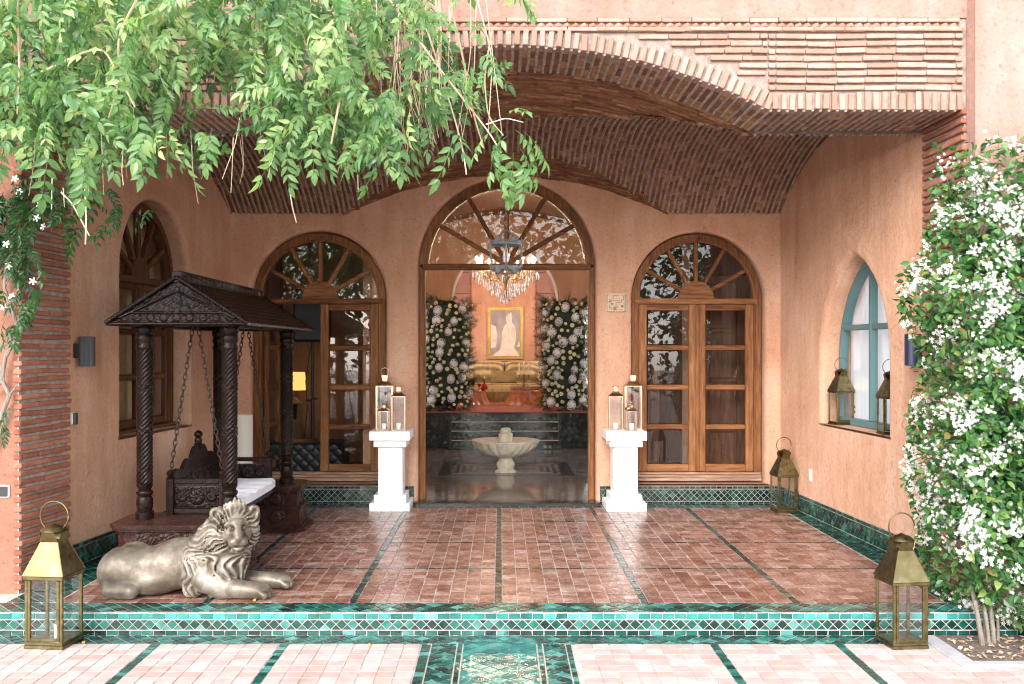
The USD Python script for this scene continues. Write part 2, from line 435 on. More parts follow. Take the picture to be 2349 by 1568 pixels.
noisy('black_tile', [(.0, (.006, .008, .007)), (.5, (.014, .02, .017)), (.8, (.03, .055, .045)), (1, (.08, .13, .11))], 9., 6., (.08, .28), .35, 30., .003, tint=.7)
noisy('wet_green_tile', [(.0, (.003, .025, .024)), (.4, (.006, .075, .07)), (.7, (.012, .13, .115)), (1, (.05, .2, .17))], 5., 6., (.09, .18), .5, 7., .012, tint=.7)
noisy('aqua_tile', [(.1, (0.0053, 0.0616, 0.0528)), (.45, (0.0123, 0.1496, 0.132)), (.7, (0.044, 0.2552, 0.2464)), (1, (0.176, 0.4048, 0.3872))], 6., 6., (.12, .3), .35, 30., .003, tint=.6)  # lighter than the green tiles: sky reflection on the nosing put into the colour
noisy('door_wood', [(.2, (0.0378, 0.0117, 0.0042)), (.42, (0.1428, 0.0504, 0.0147)), (.6, (0.2352, 0.0945, 0.0305)), (.85, (0.3528, 0.171, 0.0735))], 5., 8., (.42, .65), .6, 30., .004, stretch=(9, 9, .9), tint=.25, specular_ior_level=.25)
noisy('door_wood_level', [(.2, (0.0378, 0.0117, 0.0042)), (.42, (0.1428, 0.0504, 0.0147)), (.6, (0.2352, 0.0945, 0.0305)), (.85, (0.3528, 0.171, 0.0735))], 5., 8., (.42, .65), .6, 30., .004, stretch=(.9, 9, 9), tint=.25, specular_ior_level=.25)
noisy('dark_door_wood', [(.2, (.02, .008, .004)), (.5, (.075, .027, .011)), (.8, (.16, .065, .028))], 5., 8., (.35, .6), .5, 30., .004, stretch=(9, 9, .9), tint=.2, specular_ior_level=.25)
noisy('worn_wood', [(.2, (.10, .05, .028)), (.5, (.26, .15, .09)), (.75, (.44, .31, .23))], 4., 8., (.6, .8), .7, 30., .004, stretch=(.8, 9, 9))
noisy('carved_wood', [(.25, (0.0026, 0.0014, 0.001)), (.5, (0.0059, 0.0029, 0.0021)), (.68, (0.0153, 0.0068, 0.0051)), (.85, (0.0595, 0.0306, 0.0229))], 26., 8., (.14, .28), .55, 75., .006, specular_ior_level=.14)
noisy('red_carved_wood', [(.25, (.007, .003, .0025)), (.5, (.021, .008, .006)), (.68, (.048, .019, .014)), (.85, (.12, .06, .045))], 26., 8., (.16, .32), .55, 75., .006, specular_ior_level=.14)
noisy('chain_iron', [(.3, (.01, .008, .007)), (.7, (.05, .035, .03))], 60., 4., (.35, .55), metallic=.6)
noisy('brass', [(.3, (0.1061, 0.0842, 0.034)), (.55, (0.1622, 0.1342, 0.0646)), (.8, (0.2246, 0.1966, 0.1156))], 9., 6., (.24, .42), .12, 120., .001, metallic=1.)
noisy('brass_dark', [(.3, (.10, .065, .02)), (.55, (.22, .155, .055)), (.8, (.36, .27, .11))], 12., 6., (.3, .5), .12, 120., .001, metallic=1.)
noisy('copper', [(.3, (0.5084, 0.368, 0.2576)), (.7, (0.656, 0.5336, 0.4048))], 9., 4., (.05, .13), metallic=1.)
noisy('gold', [(.3, (0.2874, 0.1733, 0.0455)), (.7, (0.418, 0.2888, 0.104))], 30., 4., (.25, .4), .3, 90., .002, metallic=1.)
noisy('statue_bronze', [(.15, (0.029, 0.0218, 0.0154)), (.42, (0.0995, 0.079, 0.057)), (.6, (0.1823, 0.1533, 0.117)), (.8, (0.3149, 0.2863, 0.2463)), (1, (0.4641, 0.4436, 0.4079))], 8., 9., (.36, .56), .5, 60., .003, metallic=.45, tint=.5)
noisy('iron_grey', [(.3, (.10, .11, .11)), (.6, (.22, .23, .225)), (.8, (.36, .37, .36))], 30., 5., (.4, .6), .3, 80., .001, metallic=.3)
noisy('white_paint', [(.24, (.60, .57, .53)), (.36, (.76, .755, .75)), (.7, (.82, .82, .82))], 5., 9., (.3, .5), .15, 40., .002)
plain('candle_wax', (.82, .82, .80), .4, subsurface_weight=.2, subsurface_radius=(.01, .01, .01))
plain('black_plastic', (.012, .012, .013), .4)
noisy('lamp_metal', [(.3, (.022, .022, .025)), (.7, (.036, .036, .04))], 40., 3., (.4, .5))
plain('navy_metal', (.02, .025, .06), .35)
plain('white_plastic', (.6, .58, .52), .4)
plain('blue_paint', (.075, .145, .15), .5)
leafy('sheer_curtain', [(0, (.74, .78, .82)), (1, (.80, .82, .85))], (1., 1., 1.), .9, tw=.6)
noisy('black_quilt', [(.3, (.004, .004, .005)), (.7, (.012, .012, .014))], 20., 3., (.35, .5), .2, 60., .003)
noisy('cream_fabric', [(.3, (.50, .36, .20)), (.7, (.62, .47, .29))], 20., 4., (.8, .95), .4, 150., .002)
noisy('white_fabric', [(.3, (.66, .66, .74)), (.7, (.80, .80, .84))], 5., 4., (.7, .9), .4, 16., .012)
plain('lamp_shade_yellow', (.80, .48, .14), .8, emission_color=(1., .55, .15), emission_strength=.35)
plain('lamp_shade_white', (.72, .68, .60), .8)
noisy('marble_floor', [(.25, (.085, .058, .045)), (.5, (.12, .095, .082)), (.75, (.18, .15, .13))], 2.5, 8., (.05, .12), .05, 20., .002)
noisy('dark_marble', [(.3, (.012, .009, .008)), (.6, (.03, .022, .019)), (.8, (.07, .05, .042))], 12., 6., (.06, .16))
noisy('stone_cream', [(.3, (.42, .36, .26)), (.5, (.55, .49, .38)), (.7, (.66, .61, .50))], 9., 7., (.35, .6), .3, 60., .003)
noisy('red_carpet', [(.3, (0.2604, 0.0648, 0.0405)), (.7, (0.341, 0.108, 0.072))], 40., 4., (.9, 1.), .6, 200., .004)
mat('damask', {'g': ('geometry', {}), 'v': ('voronoi_texture', {'scale': 11., 'feature': 'smooth_f1', 'smoothness': .4, 'randomness': .35}), 'w': ('wave_texture', {'scale': 9., 'distortion': 6., 'wave_type': 'rings'}),
               'x': ('mix_float', {'fac': .5}), 'r': ('rgb_ramp', {'ramp': [(.25, (.10, .065, .018)), (.5, (.24, .17, .055)), (.75, (.44, .34, .14))]}), 'p': ('principled_bsdf', {'roughness': .42, 'sheen_weight': .4})},
    [('g.position', 'v.vector'), ('g.position', 'w.vector'), ('v.distance', 'x.a'), ('w.fac', 'x.b'), ('x.result', 'r.fac'), ('r.color', 'p.base_color')])
noisy('olive_satin', [(.3, (.13, .085, .025)), (.7, (.24, .165, .055))], 5., 4., (.25, .4), .3, 14., .01)
noisy('copper_satin', [(.3, (.22, .075, .03)), (.55, (.40, .16, .075)), (.8, (.60, .33, .20))], 14., 7., (.22, .4), .3, 20., .01)
plain('red_glass', (.30, .012, .012), .08)
plain('dark_bottle', (.02, .012, .008), .08)
plain('silver', (.6, .58, .55), .2, 1.)
noisy('tray_pattern', [(.35, (.32, .06, .05)), (.5, (.55, .42, .3)), (.62, (.06, .08, .09))], 45., 2., (.3, .5))
noisy('soil', [(.3, (.07, .05, .04)), (.55, (.16, .115, .09)), (.8, (.30, .24, .20))], 30., 8., (.9, 1.), 1., 60., .02)
noisy('kerb_stone', [(.3, (0.2976, 0.2806, 0.2867)), (.7, (0.4092, 0.3904, 0.3965))], 8., 6., (.7, .9), .4, 60., .003)
noisy('bark', [(.3, (0.114, 0.0899, 0.0715)), (.6, (0.228, 0.1914, 0.1595)), (.8, (0.312, 0.2726, 0.2365))], 18., 6., (.8, .95), .8, 40., .008, stretch=(4, 4, .6))
noisy('twig_bark', [(.3, (.05, .04, .03)), (.7, (.13, .10, .075))], 20., 4., (.7, .9))
noisy('dry_stem', [(.3, (.30, .21, .13)), (.6, (.46, .35, .24)), (.8, (.58, .48, .36))], 12., 4., (.7, .9), tint=.5)
noisy('green_stem', [(.3, (.06, .12, .025)), (.7, (.13, .2, .06))], 12., 4., (.5, .7))
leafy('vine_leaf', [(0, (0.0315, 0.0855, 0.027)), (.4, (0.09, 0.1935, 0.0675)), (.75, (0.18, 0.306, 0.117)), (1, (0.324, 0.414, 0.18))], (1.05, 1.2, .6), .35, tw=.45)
leafy('dark_leaf', [(0, (.012, .045, .012)), (.5, (.026, .085, .02)), (1, (.07, .15, .03))], (1., 1.2, .5), .4)  # darker green for the left climber, garden trees and hedge
leafy('jasmine_leaf', [(0, (.012, .045, .015)), (.45, (.042, .12, .034)), (.8, (.10, .21, .055)), (.95, (.18, .25, .07)), (1, (.28, .15, .05))], (1., 1.2, .5), .27, tw=.25)
leafy('cypress_leaf', [(0, (.006, .018, .007)), (.5, (.014, .038, .010)), (1, (.05, .075, .016))], (1., 1.1, .5), .5, tw=.2)
leafy('white_petal', [(0, (.62, .63, .56)), (1, (.82, .82, .78))], (1., 1., .95), .5, tw=.3)
leafy('hydrangea_petal', [(0, (.80, .80, .82)), (1, (.90, .90, .92))], (1., 1., 1.), .6, tw=.1)
leafy('rose_petal', [(0, (.76, .74, .50)), (1, (.90, .88, .72))], (1., 1., .8), .5, tw=.1)
plain('pink_petal', (.42, .02, .22), .5)
plain('orange_petal', (.62, .26, .06), .5)
glassy('window_glass', .036, (.90, .92, .91))
glassy('lantern_glass', .06, (.96, .97, .97))
mat('crystal', {'f': ('layer_weight', {'blend': .35}), 't': ('transparent_bsdf', {'color': (.97, .95, .93)}), 'g': ('glossy_bsdf', {'color': (1, .96, .9), 'roughness': .03}), 'm': ('mix_closure', {}),
                'r': ('refraction_bsdf', {'color': (1, .95, .9), 'IOR': 1.5, 'roughness': 0.}), 'm2': ('mix_closure', {'fac': .5})},
    [('f.facing', 'm.fac'), ('t.BSDF', 'm2.closure1'), ('r.BSDF', 'm2.closure2'), ('m2.closure', 'm.closure1'), ('g.BSDF', 'm.closure2')], 'm.closure')
mat('bulb', {'e': ('emission', {'color': (1., .79, .52), 'strength': 230.})}, [], 'e.emission')
plain('canvas_grey', (.30, .27, .26), .7)
noisy('canvas_paint', [(.3, (.24, .215, .215)), (.7, (.42, .385, .38))], 6., 8., (.6, .8), stretch=(1, 1, .4))
noisy('canvas_cream', [(.25, (.52, .41, .33)), (.5, (.72, .63, .54)), (.8, (.80, .74, .66))], 7., 7., (.6, .8))
noisy('plaque_glaze', [(.3, (.44, .42, .26)), (.7, (.62, .54, .38))], 40., 4., (.3, .5), .3, 60., .002)
noisy('plaque_clay', [(.3, (.58, .33, .22)), (.7, (.68, .45, .33))], 30., 4., (.7, .9), .3, 60., .002)
noisy('plaque_green', [(.25, (.03, .12, .10)), (.5, (.13, .24, .14)), (.75, (.36, .42, .27))], 55., 4., (.2, .4), tint=.7)
# ------------------------------------------------------------------ ground, forecourt, terrace
S = dict(kind='structure')
put('ground', M().box(-60, 60, -60, 60, -.30, -.16), 'pink_tile', **S)
fore = put('forecourt', M().box(-7, 7, -6, 5.95, -.24, -.14), 'grout', **S)
ff = frame((0, 0, -.14), (1, 0, 0), (0, 1, 0), (0, 0, 1))
FX = [-2.80, -2.03, -1.275, -.44, .405, 1.25, 1.985, 2.72]
tiles, green, chan, wet = [], [], [], []
for a, b in ((0, 1), (1, 2), (2, 3), (4, 5), (5, 6), (6, 7)):
    l, r = FX[a] + (.026 if a not in (0, 4) else (.0 if a == 0 else .03)), FX[b] - (.026 if b not in (3, 7) else (.03 if b == 3 else 0))
    n = round((r - l) / .099)
    tiles += rects(l, r, 3.2, 5.77, n, 26, ff, .0035, .005, .0016)
for l, r in ((-4.6, -2.80), (2.72, 4.6)):
    tiles += rects(l, r, 3.2, 5.40 if l > 0 else 5.77, 18, 22, ff, .0035, .005, .0016)
for x in (FX[1], FX[2], FX[5], FX[6]):
    green += rects(x - .026, x + .026, 3.2, 5.77, 1, 46, ff, .003, .005, .001)
green += diamonds(-4.0, 2.62, 5.785, 5.945, .098, .098, ff)
green += rects(-4.0, -.44, 5.77, 5.785, 50, 1, ff, .002) + rects(.405, 2.62, 5.77, 5.785, 34, 1, ff, .002)
for x in (-.44, .405):
    chan += rects(x - .028, x + .004 if x > 0 else x + .028, 3.2, 5.77, 1, 36, ff, .002)
chan += rects(-.258, -.226, 3.2, 5.93, 1, 44, ff, .003) + rects(.208, .24, 3.2, 5.93, 1, 44, ff, .003)
chan += diamonds(-.41, -.26, 3.2, 5.78, .085, .085, ff) + diamonds(.242, .375, 3.2, 5.78, .085, .085, ff)
wet += diamonds(-.224, .206, 3.2, 5.90, .108, .108, ff)
pieces('tile', tiles, 'pink_tile', fore, 'far_tiles', 300, near)
pieces('green_tile', green, 'green_tile', fore, 'border_tiles', 300, near)
pieces('channel_tile', chan, 'green_tile', fore, 'channel_border', 260, near)
pieces('glazed_tile', wet, 'wet_green_tile', fore, 'glazed_tiles', 200, near)

terr = put('terrace', M().box(-3.6, 3.4, 5.95, 10.3, -.24, 0), 'grout', **S)
ft = frame((0, 0, 0), (1, 0, 0), (0, 1, 0), (0, 0, 1))
TX = [-2.80, -1.86, -.94, -.02, .905, 1.86, 2.79]
TY = [6.17, 7.13, 8.09, 9.07, 9.86]
tt, st = [], []
for i in range(6):
    for j in range(4):
        l, r = TX[i] + (.025 if i else 0), TX[i + 1] - (.025 if i < 5 else 0)
        b, t = TY[j] + (.018 if j else 0), TY[j + 1] - (.018 if j < 3 else 0)
        tt += rects(l, r, b, t, 9, 10 if j < 3 else 8, ft, .0032, .005, .0014)
for x in TX[1:-1]:
    st += rects(x - .025, x + .025, 6.17, 9.86, 1, 72, ft, .0028, .005, .001)
for y in TY[1:-1]:
    for i in range(6):
        st += rects(TX[i] + .025, TX[i + 1] - .025, y - .018, y + .018, 9, 1, ft, .0028, .005, .001)
pieces('tile', tt, 'terrace_tile', terr, 'far_tiles', 300, near)
pieces('stripe_tile', st, 'black_tile', terr, 'stripe_tiles', 240, near)
bd = diamonds(-3.4, 3.3, 5.972, 6.168, .092, .098, ft)
bd += rects(-3.4, 3.3, 5.952, 5.970, 90, 1, ft, .002)
pieces('border_tile', bd, 'green_tile', terr, 'border_tiles', 300, near)
sb = diamonds(2.80, 3.04, 6.18, 10.1, .09, .09, ft) + diamonds(-3.12, -2.81, 6.18, 10.1, .09, .09, ft)
sb += rects(-2.8, 2.79, 9.87, 10.105, 60, 3, ft, .0028)
pieces('edge_tile', sb, 'dark_green_tile', terr, 'edge_tiles', 300, near)
fz = frame((0, 5.949, -.14), (1, 0, 0), (0, 0, 1), (0, -1, 0))
pieces('riser_tile', rects(-3.4, 3.2, .002, .034, 92, 1, fz, .0026, .005, .001), 'green_tile', terr, 'riser_tiles', 300, near)
pieces('riser_diamond', diamonds(-3.4, 3.2, .036, .098, .0685, .0685, fz, .0026, .005), 'green_tile', terr, 'riser_diamonds', 300, near)
pieces('nosing_tile', rects(-3.4, 3.2, .101, .139, 92, 1, fz, .0026, .006, .001), 'aqua_tile', terr, 'nosing_tiles', 300, near)


# ------------------------------------------------------------------ walls round the porch
def opening(m, path, y0, D, r=.045, closed=True):
    """Rounded reveal of an opening; path is fn(e) -> outline enlarged by e."""
    ds = [0] + [r * (1 - math.cos(a)) for a in np.linspace(.35, PI / 2, 5)] + [D]
    rows = []
    for d in ds:
        e = r - math.sqrt(max(0, r * r - max(0, r - d) ** 2))
        P = path(e)
        if closed:
            P = np.vstack([P, P[:1]])
        rows.append(np.c_[P[:, 0], np.full(len(P), y0 + d), P[:, 1]])
    m.grid(np.array(rows))


def walled(outline, holes, y0, y1, D=.3, r=.045):
    m = M()
    hs = [h(r) for h in holes]
    for q in hs:
        q[[0, -1], 1] -= .02
    m.extr(sg.Polygon(outline, hs), y0, y1)
    for h in holes:
        opening(m, h, y0, D, r)
    return m


YB = 10.11
h_main = lambda e: arch(-.86 - e, .975 + e, -.08, 2.45)
h_left = lambda e: arch(-2.585 - e, -1.19 + e, .21, 2.12)
h_right = lambda e: arch(1.345 - e, 2.72 + e, .21, 2.12)
bw = put('back_wall', walled([(-3.3, -.1), (3.3, -.1), (3.3, 4.75), (-3.3, 4.75)], [h_main, h_left, h_right], YB, 10.42, .31), 'terracotta_plaster', **S)


def side(o, e, sgn):
    o, e = np.array([*o, 0.]), np.array([*e, 0.]); U = (e - o) / np.linalg.norm(e - o)
    N = np.array([U[1], -U[0], 0]) * sgn                                  # outward
    return lambda v: o + v[:, :1] * U + v[:, 1:2] * N + v[:, 2:3] * np.array([0, 0, 1.]), U, N, o


rw, rU, rN, rO = side((3.03, 6.98), (2.876, YB), 1)
lw, lU, lN, lO = side((-3.10, 6.98), (-2.79, YB), -1)
h_niche = lambda e: arch(.64 - e, 2.03 + e, .92, 1.5, 16, .90 + e)
h_lwin = lambda e: arch(.82 - e, 2.13 + e, .90, 2.22)
rwall = put('right_wall', walled([(-.05, -.1), (3.3, -.1), (3.3, 4.3), (-.05, 4.3)], [h_niche], 0, .5, .26, .06).map(rw), 'terracotta_plaster', **S)
lwall = put('left_wall', walled([(-.05, -.1), (3.3, -.1), (3.3, 4.3), (-.05, 4.3)], [h_lwin], 0, .5, .26, .05).map(lw), 'terracotta_plaster', **S)


def skirting(label, segs):
    for (x0, x1, fm) in segs:
        sk = put('tiled_skirting', M().box(x0, x1, 0, .19, -.02, .006).map(fm), 'dark_grout', **S)
        n = max(1, round((x1 - x0) / .055))
        f2 = lambda p, fm=fm: fm(p + np.array([0, 0, .006]))
        its = rects(x0, x1, .003, .026, n, 1, f2, .0022) + rects(x0, x1, .158, .187, n, 1, f2, .0022)
        pieces('tile', its, 'dark_green_tile', sk, 'row_tiles', 150, near)
        pieces('diamond_tile', diamonds(x0, x1, .029, .155, .0625, .0625, f2, .0026), 'dark_green_tile', sk, 'diamond_tiles', 300, near)


fb = frame((0, YB, 0), (1, 0, 0), (0, 0, 1), (0, -1, 0))
frs = lambda p: rw(np.c_[p[:, 0], -p[:, 2], p[:, 1]])
fls = lambda p: lw(np.c_[p[:, 0], -p[:, 2], p[:, 1]])
skirting('', [(-2.78, -.90, fb), (1.015, 2.868, fb), (.0, 3.12, frs), (.0, 3.12, fls)])

# ------------------------------------------------------------------ facade with brick arch
ARC_C, ARC_H, ARC_S, ZF = .03, 1.71, .42, 3.165
ARC_R = (ARC_H ** 2 + ARC_S ** 2) / (2 * ARC_S)


def prof(x):
    d = abs(x - ARC_C)
    return ZF + (max(0., math.sqrt(ARC_R ** 2 - min(d, ARC_H) ** 2) - (ARC_R - ARC_S)) if d < ARC_H else 0.)


xs = np.linspace(-3.157, 3.03, 160)
fac = put('facade_wall', M().extr(sg.Polygon([(x, prof(x)) for x in xs] + [(3.03, 3.757), (-3.157, 3.757)]), 6.4, 6.98), 'pale_mortar', **S)
gx = np.linspace(-3.157, 3.03, 130); gz = np.linspace(3.757, 7.5, 40)
put('upper_wall', M().box(-3.157, 3.03, 6.386, 6.98, 3.757, 7.5), 'pink_plaster', **S)
# path of the arch by arc length
px_ = np.linspace(-3.14, 3.015, 1400); pz_ = np.array([prof(x) for x in px_])
sl = np.r_[0, np.cumsum(np.hypot(np.diff(px_), np.diff(pz_)))]


def on_arch(s):
    x, z = np.interp(s, sl, px_), np.interp(s, sl, pz_)
    x2, z2 = np.interp(s + .02, sl, px_), np.interp(s + .02, sl, pz_); x1, z1 = np.interp(s - .02, sl, px_), np.interp(s - .02, sl, pz_)
    t = np.array([x2 - x1, z2 - z1]); t /= np.linalg.norm(t)
    return np.array([x, z]), t, np.array([-t[1], t[0]])


sold, soff, ridges = [], [], []
ns = int(sl[-1] / .0545)
for i in range(ns):
    P, T, N = on_arch((i + .5) * sl[-1] / ns)
    if -0.25 < P[0] - 1.735 < .03 and False:
        continue
    w, tl = .0175 + R.gauss(0, .0012), R.gauss(0, .03)
    T2 = T * math.cos(tl) + N * math.sin(tl); N2 = -T * math.sin(tl) + N * math.cos(tl)
    def fm(v, P=P, T=T2, N=N2):
        return np.c_[P[0] + v[:, 0] * T[0] + v[:, 2] * N[0], v[:, 1], P[1] + v[:, 0] * T[1] + v[:, 2] * N[1]]
    dz = -.008 + R.gauss(0, .003)
    sold.append(M().box(-w, w, 6.372 + R.gauss(0, .004), 6.505, dz, .102 + R.gauss(0, .005), .004, R.random()).map(fm))
    y = 6.511
    for k in range(3):
        L = .15 + R.gauss(0, .006)
        soff.append(M().box(-w, w, y, min(y + L, 6.985), dz + R.gauss(0, .003), .05, .004, R.random()).map(fm)); y += L + .006
    if i:
        P, T, N = on_arch(i * sl[-1] / ns)
        c = P - N * .003
        pth = [(c[0] + R.gauss(0, .0012), yy, c[1] + R.gauss(0, .0016)) for yy in np.linspace(6.405, 6.975, 9)]
        ridges.append(M().tube(pth, .0135, 6, R.random()))
arch_t = thing('brick_arch', 'long scalloped arch of upright thin bricks above the porch opening', 'brick arch', (0, 6.4, 3.16), kind='structure')
pieces('soldier_brick', sold, 'pale_brick', arch_t, 'soldier_bricks', 300, near)
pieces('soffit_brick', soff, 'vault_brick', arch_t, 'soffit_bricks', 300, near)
pieces('mortar_ridge', ridges, 'mortar', arch_t, 'mortar_ridges', 300, near)

rows = []
zrow = 3.285
for k in range(9):
    z0 = zrow + .0478 * k + .0
    x = -3.13 + (.1 if k % 2 else 0)
    while x < 3.0:
        L = .195 + R.gauss(0, .008)
        e = min(x + L, 3.005)
        if 1.733 <= x < 1.775: x, e = 1.738, 1.786
        elif x < 1.735 < e: e = 1.733
        if min(prof(x), prof(e)) >= 0 and z0 > max(prof(x), prof(e)) + .112 and e - x > .03:
            h = .029 + R.gauss(0, .0015); q = R.gauss(0, .001)
            rows.append(M().box(x + .002, e - .002, 6.374 + R.gauss(0, .004), 6.41, z0, z0 + h, .004, R.random()).map(lambda v, x=x, q=q, ph=R.random() * 6: np.c_[v[:, 0], v[:, 1], v[:, 2] + q * (v[:, 0] - x) * 10 + .003 * np.sin(v[:, 0] * 5 + ph * .2)]))
        x = max(e + .0005, x + .01)
for (z0, h) in ((3.668, .024), (3.726, .026)):
    x = -3.13
    while x < 2.98:
        L = .2 + R.gauss(0, .01); rows.append(M().box(x + .002, min(x + L, 3.0) - .002, 6.368 + R.gauss(0, .003), 6.41, z0, z0 + h, .004, R.random())); x += L
x = -3.1
while x < 2.98:
    m = M().box(-.019, .019, -.019, .019, 0, .026, .003, R.random()).rotz(PI / 4 + R.gauss(0, .06)).shift(x, 6.398, 3.696); rows.append(m); x += .056
pieces('brick', rows, 'pale_brick', fac, 'bricks', 300, near)


# piers with brick jambs
def jamb(p0, p1, sgn, name, ztop, front):
    o = np.array([*p0, 0.]); e = np.array([*p1, 0.]); L = np.linalg.norm(e - o); U = (e - o) / L; N = np.array([U[1], -U[0], 0]) * sgn
    fm = lambda v: o + v[:, :1] * U + v[:, 1:2] * N + v[:, 2:3] * np.array([0, 0, 1.])
    x0, x1 = sorted((o[0], sgn * -7.))
    body = M()
    body.box(x0, x1, front, 6.98, -.3, 7.5)
    pr = put('gate_pier', body, 'pink_plaster' if sgn < 0 else 'shaded_plaster', **S)
    put('mortar_face', M().box(.0, L, -.0, .010, -.13, ztop).map(fm), 'mortar', pr, world=True)
    its = []; z = .035
    while z < ztop - .03:
        cuts = [-.022] + sorted(R.sample([.2, .24, .28, .33, .36], 1)) + [L + .012]
        wob = R.random() * 6; tl = R.gauss(0, .005)
        for a, b in zip(cuts, cuts[1:]):
            if b - a < .06: continue
            q = R.gauss(0, .0015)
            its.append(M().box(a + .002, b - .002, -.02, .034 + R.gauss(0, .003), z, z + .033 + R.gauss(0, .001), .006, R.random()).map(
                lambda v, wob=wob, tl=tl, q=q: np.c_[v[:, 0], v[:, 1], v[:, 2] + .0035 * np.sin(v[:, 0] * 14 + wob) + tl * v[:, 0] + q]).map(fm))
        z += .0562 + R.gauss(0, .0007)
    pieces('brick', its, 'red_brick', pr, 'bricks', 300, near)
    return pr


jl = jamb((-3.157, 6.4), (-3.10, 6.98), 1, 'left', 3.17, 6.4)
jr = jamb((3.03, 6.4), (3.03, 6.98), -1, 'right', 3.17, 6.27)

# ------------------------------------------------------------------ brick vault
RV = 2.85


def v_main(y):
    return 3.54 - RV + np.sqrt(np.maximum(RV ** 2 - (np.asarray(y) - 8.45) ** 2, .01))


def v_cross(x, y):
    y = np.asarray(y, float); zc = 3.585 - .0609 * (y - 6.95)
    return zc - 3.66 + np.sqrt(np.maximum(3.66 ** 2 - (np.asarray(x) - .05) ** 2, .01))


gx = np.linspace(-3.35, 3.3, 150); gy = np.r_[6.979, np.linspace(6.98, 10.2, 110)]
X, Y = np.meshgrid(gx, gy, indexing='ij')
Z = np.maximum(v_main(Y), v_cross(X, Y))
Z[:, 0] = 3.9
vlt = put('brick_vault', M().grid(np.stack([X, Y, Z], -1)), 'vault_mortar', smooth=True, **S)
put('roof', M().box(-7, 3.5, 6.98, 10.42, 4.3, 4.5), 'pink_plaster', **S)  # unseen roof, stopped short on the right so sky backlights the niche curtain
ribs, vb = [], []
pitch = .0535; nx = int(5.95 / pitch)
wall_x = lambda y: (-3.1 + .099 * (y - 6.98), 3.03 - .0492 * (y - 6.98))
ya = np.linspace(6.99, 10.11, 60)
for i in range(nx + 1):
    x = -3.0 + i * pitch
    ok = (v_main(ya) > v_cross(x, ya) - .004) & (x > np.array([wall_x(y)[0] for y in ya])) & (x < np.array([wall_x(y)[1] for y in ya]))
    runs = []; cur = []
    for y, o in zip(ya, ok):
        if o: cur.append(y)
        elif cur: runs.append(cur); cur = []
    if cur: runs.append(cur)
    ph = R.random() * 6; am = R.uniform(.002, .004)
    for c in runs:
        if len(c) < 3: continue
        c = np.array(c)
        ribs.append(M().tube(np.c_[x + am * np.sin(c * 9 + ph) + np.array([R.gauss(0, .0012) for _ in c]), c, v_main(c) - .014 + np.array([R.gauss(0, .0016) for _ in c])], .0125 * R.uniform(.9, 1.12), 6, R.random()))
    # bricks of the strip beside this rib
    y = 6.98 + R.random() * .1
    while y < 10.1:
        L = .105 + R.gauss(0, .012)
        xm, ym = x + pitch / 2, y + L / 2
        if v_main(ym) > v_cross(xm, ym) - .012 and wall_x(ym)[0] - .02 < xm < wall_x(ym)[1] + .02:
            w = pitch / 2 - .006; q = .006 + abs(R.gauss(0, .004)); yy = np.array([y, y + L - .006]); zz = v_main(yy)
            v = [(xm - w, yy[0], zz[0] - q), (xm + w, yy[0], zz[0] - q), (xm + w, yy[1], zz[1] - q), (xm - w, yy[1], zz[1] - q)]
            v += [(a, b, c + q + .008) for a, b, c in v]
            vb.append(M().add(v, [[0, 1, 2, 3], [0, 4, 5, 1], [1, 5, 6, 2], [2, 6, 7, 3], [3, 7, 4, 0]], R.random()))
        y += L
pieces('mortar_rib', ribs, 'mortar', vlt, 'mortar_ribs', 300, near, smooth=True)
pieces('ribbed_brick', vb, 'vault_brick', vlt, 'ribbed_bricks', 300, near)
cb = []
y = 6.985
while y < 10.1:
    w = .036; x = -1.75 + R.random() * .2
    while x < 1.85:
        L = .17 + R.gauss(0, .03); xm, ym = x + L / 2, y + w / 2
        if v_cross(xm, ym) > v_main(ym) - .004:
            q = .007 + abs(R.gauss(0, .006)); xx = np.array([x, x + L - .005]); z = [v_cross(xx[a], y + b * (w - .006)) - q for a, b in ((0, 0), (1, 0), (1, 1), (0, 1))]
            v = [(xx[0], y, z[0]), (xx[1], y, z[1]), (xx[1], y + w - .006, z[2]), (xx[0], y + w - .006, z[3])]
            v += [(a, b, c + q + .012) for a, b, c in v]
            cb.append(M().add(v, [[0, 1, 2, 3], [0, 4, 5, 1], [1, 5, 6, 2], [2, 6, 7, 3], [3, 7, 4, 0]], R.random()))
        x += L
    y += w
pieces('arch_brick', cb, 'vault_brick', vlt, 'arch_bricks', 300, near)

# ------------------------------------------------------------------ hall and rooms behind
put('hall_floor', M().box(-7, 7, YB + .004, 16.8, -.2, .028), 'marble_floor', **S)
put('door_threshold', M().box(-.90, 1.01, 9.99, 10.16, -.05, .034, .006), 'dark_marble', **S)
put('hall_wall', M().box(-1.47, -1.37, 10.42, 13.9, 0, 4.7).box(-1.47, -1.37, 13.9, 16.1, 0, .7).box(-1.47, -1.37, 13.9, 16.1, 3.1, 4.7).box(-1.47, -1.37, 16.1, 16.5, 0, 4.7), 'terracotta_plaster', **S)  # unseen opening added in this wall to let daylight into the hall
put('hall_wall', M().box(2.2, 2.32, 12.06, 12.5, 0, 4.7).box(2.2, 2.32, 12.5, 16.1, 0, .7).box(2.2, 2.32, 12.5, 16.1, 3.2, 4.7).box(2.2, 2.32, 16.1, 16.5, 0, 4.7), 'terracotta_plaster', **S)  # here too an unseen opening is added for daylight on the flowers
put('added_screen_wall', M().box(1.17, 1.25, 10.42, 11.95, 0, 4.2).box(1.17, 2.2, 11.95, 12.05, 0, 4.2), 'dark_door_wood', **S)  # added wall in dark wood colour, hiding the lit hall from the right door
gx, gy = np.meshgrid(np.linspace(-2.1, 2.3, 40), np.linspace(10.42, 16.52, 30), indexing='ij')
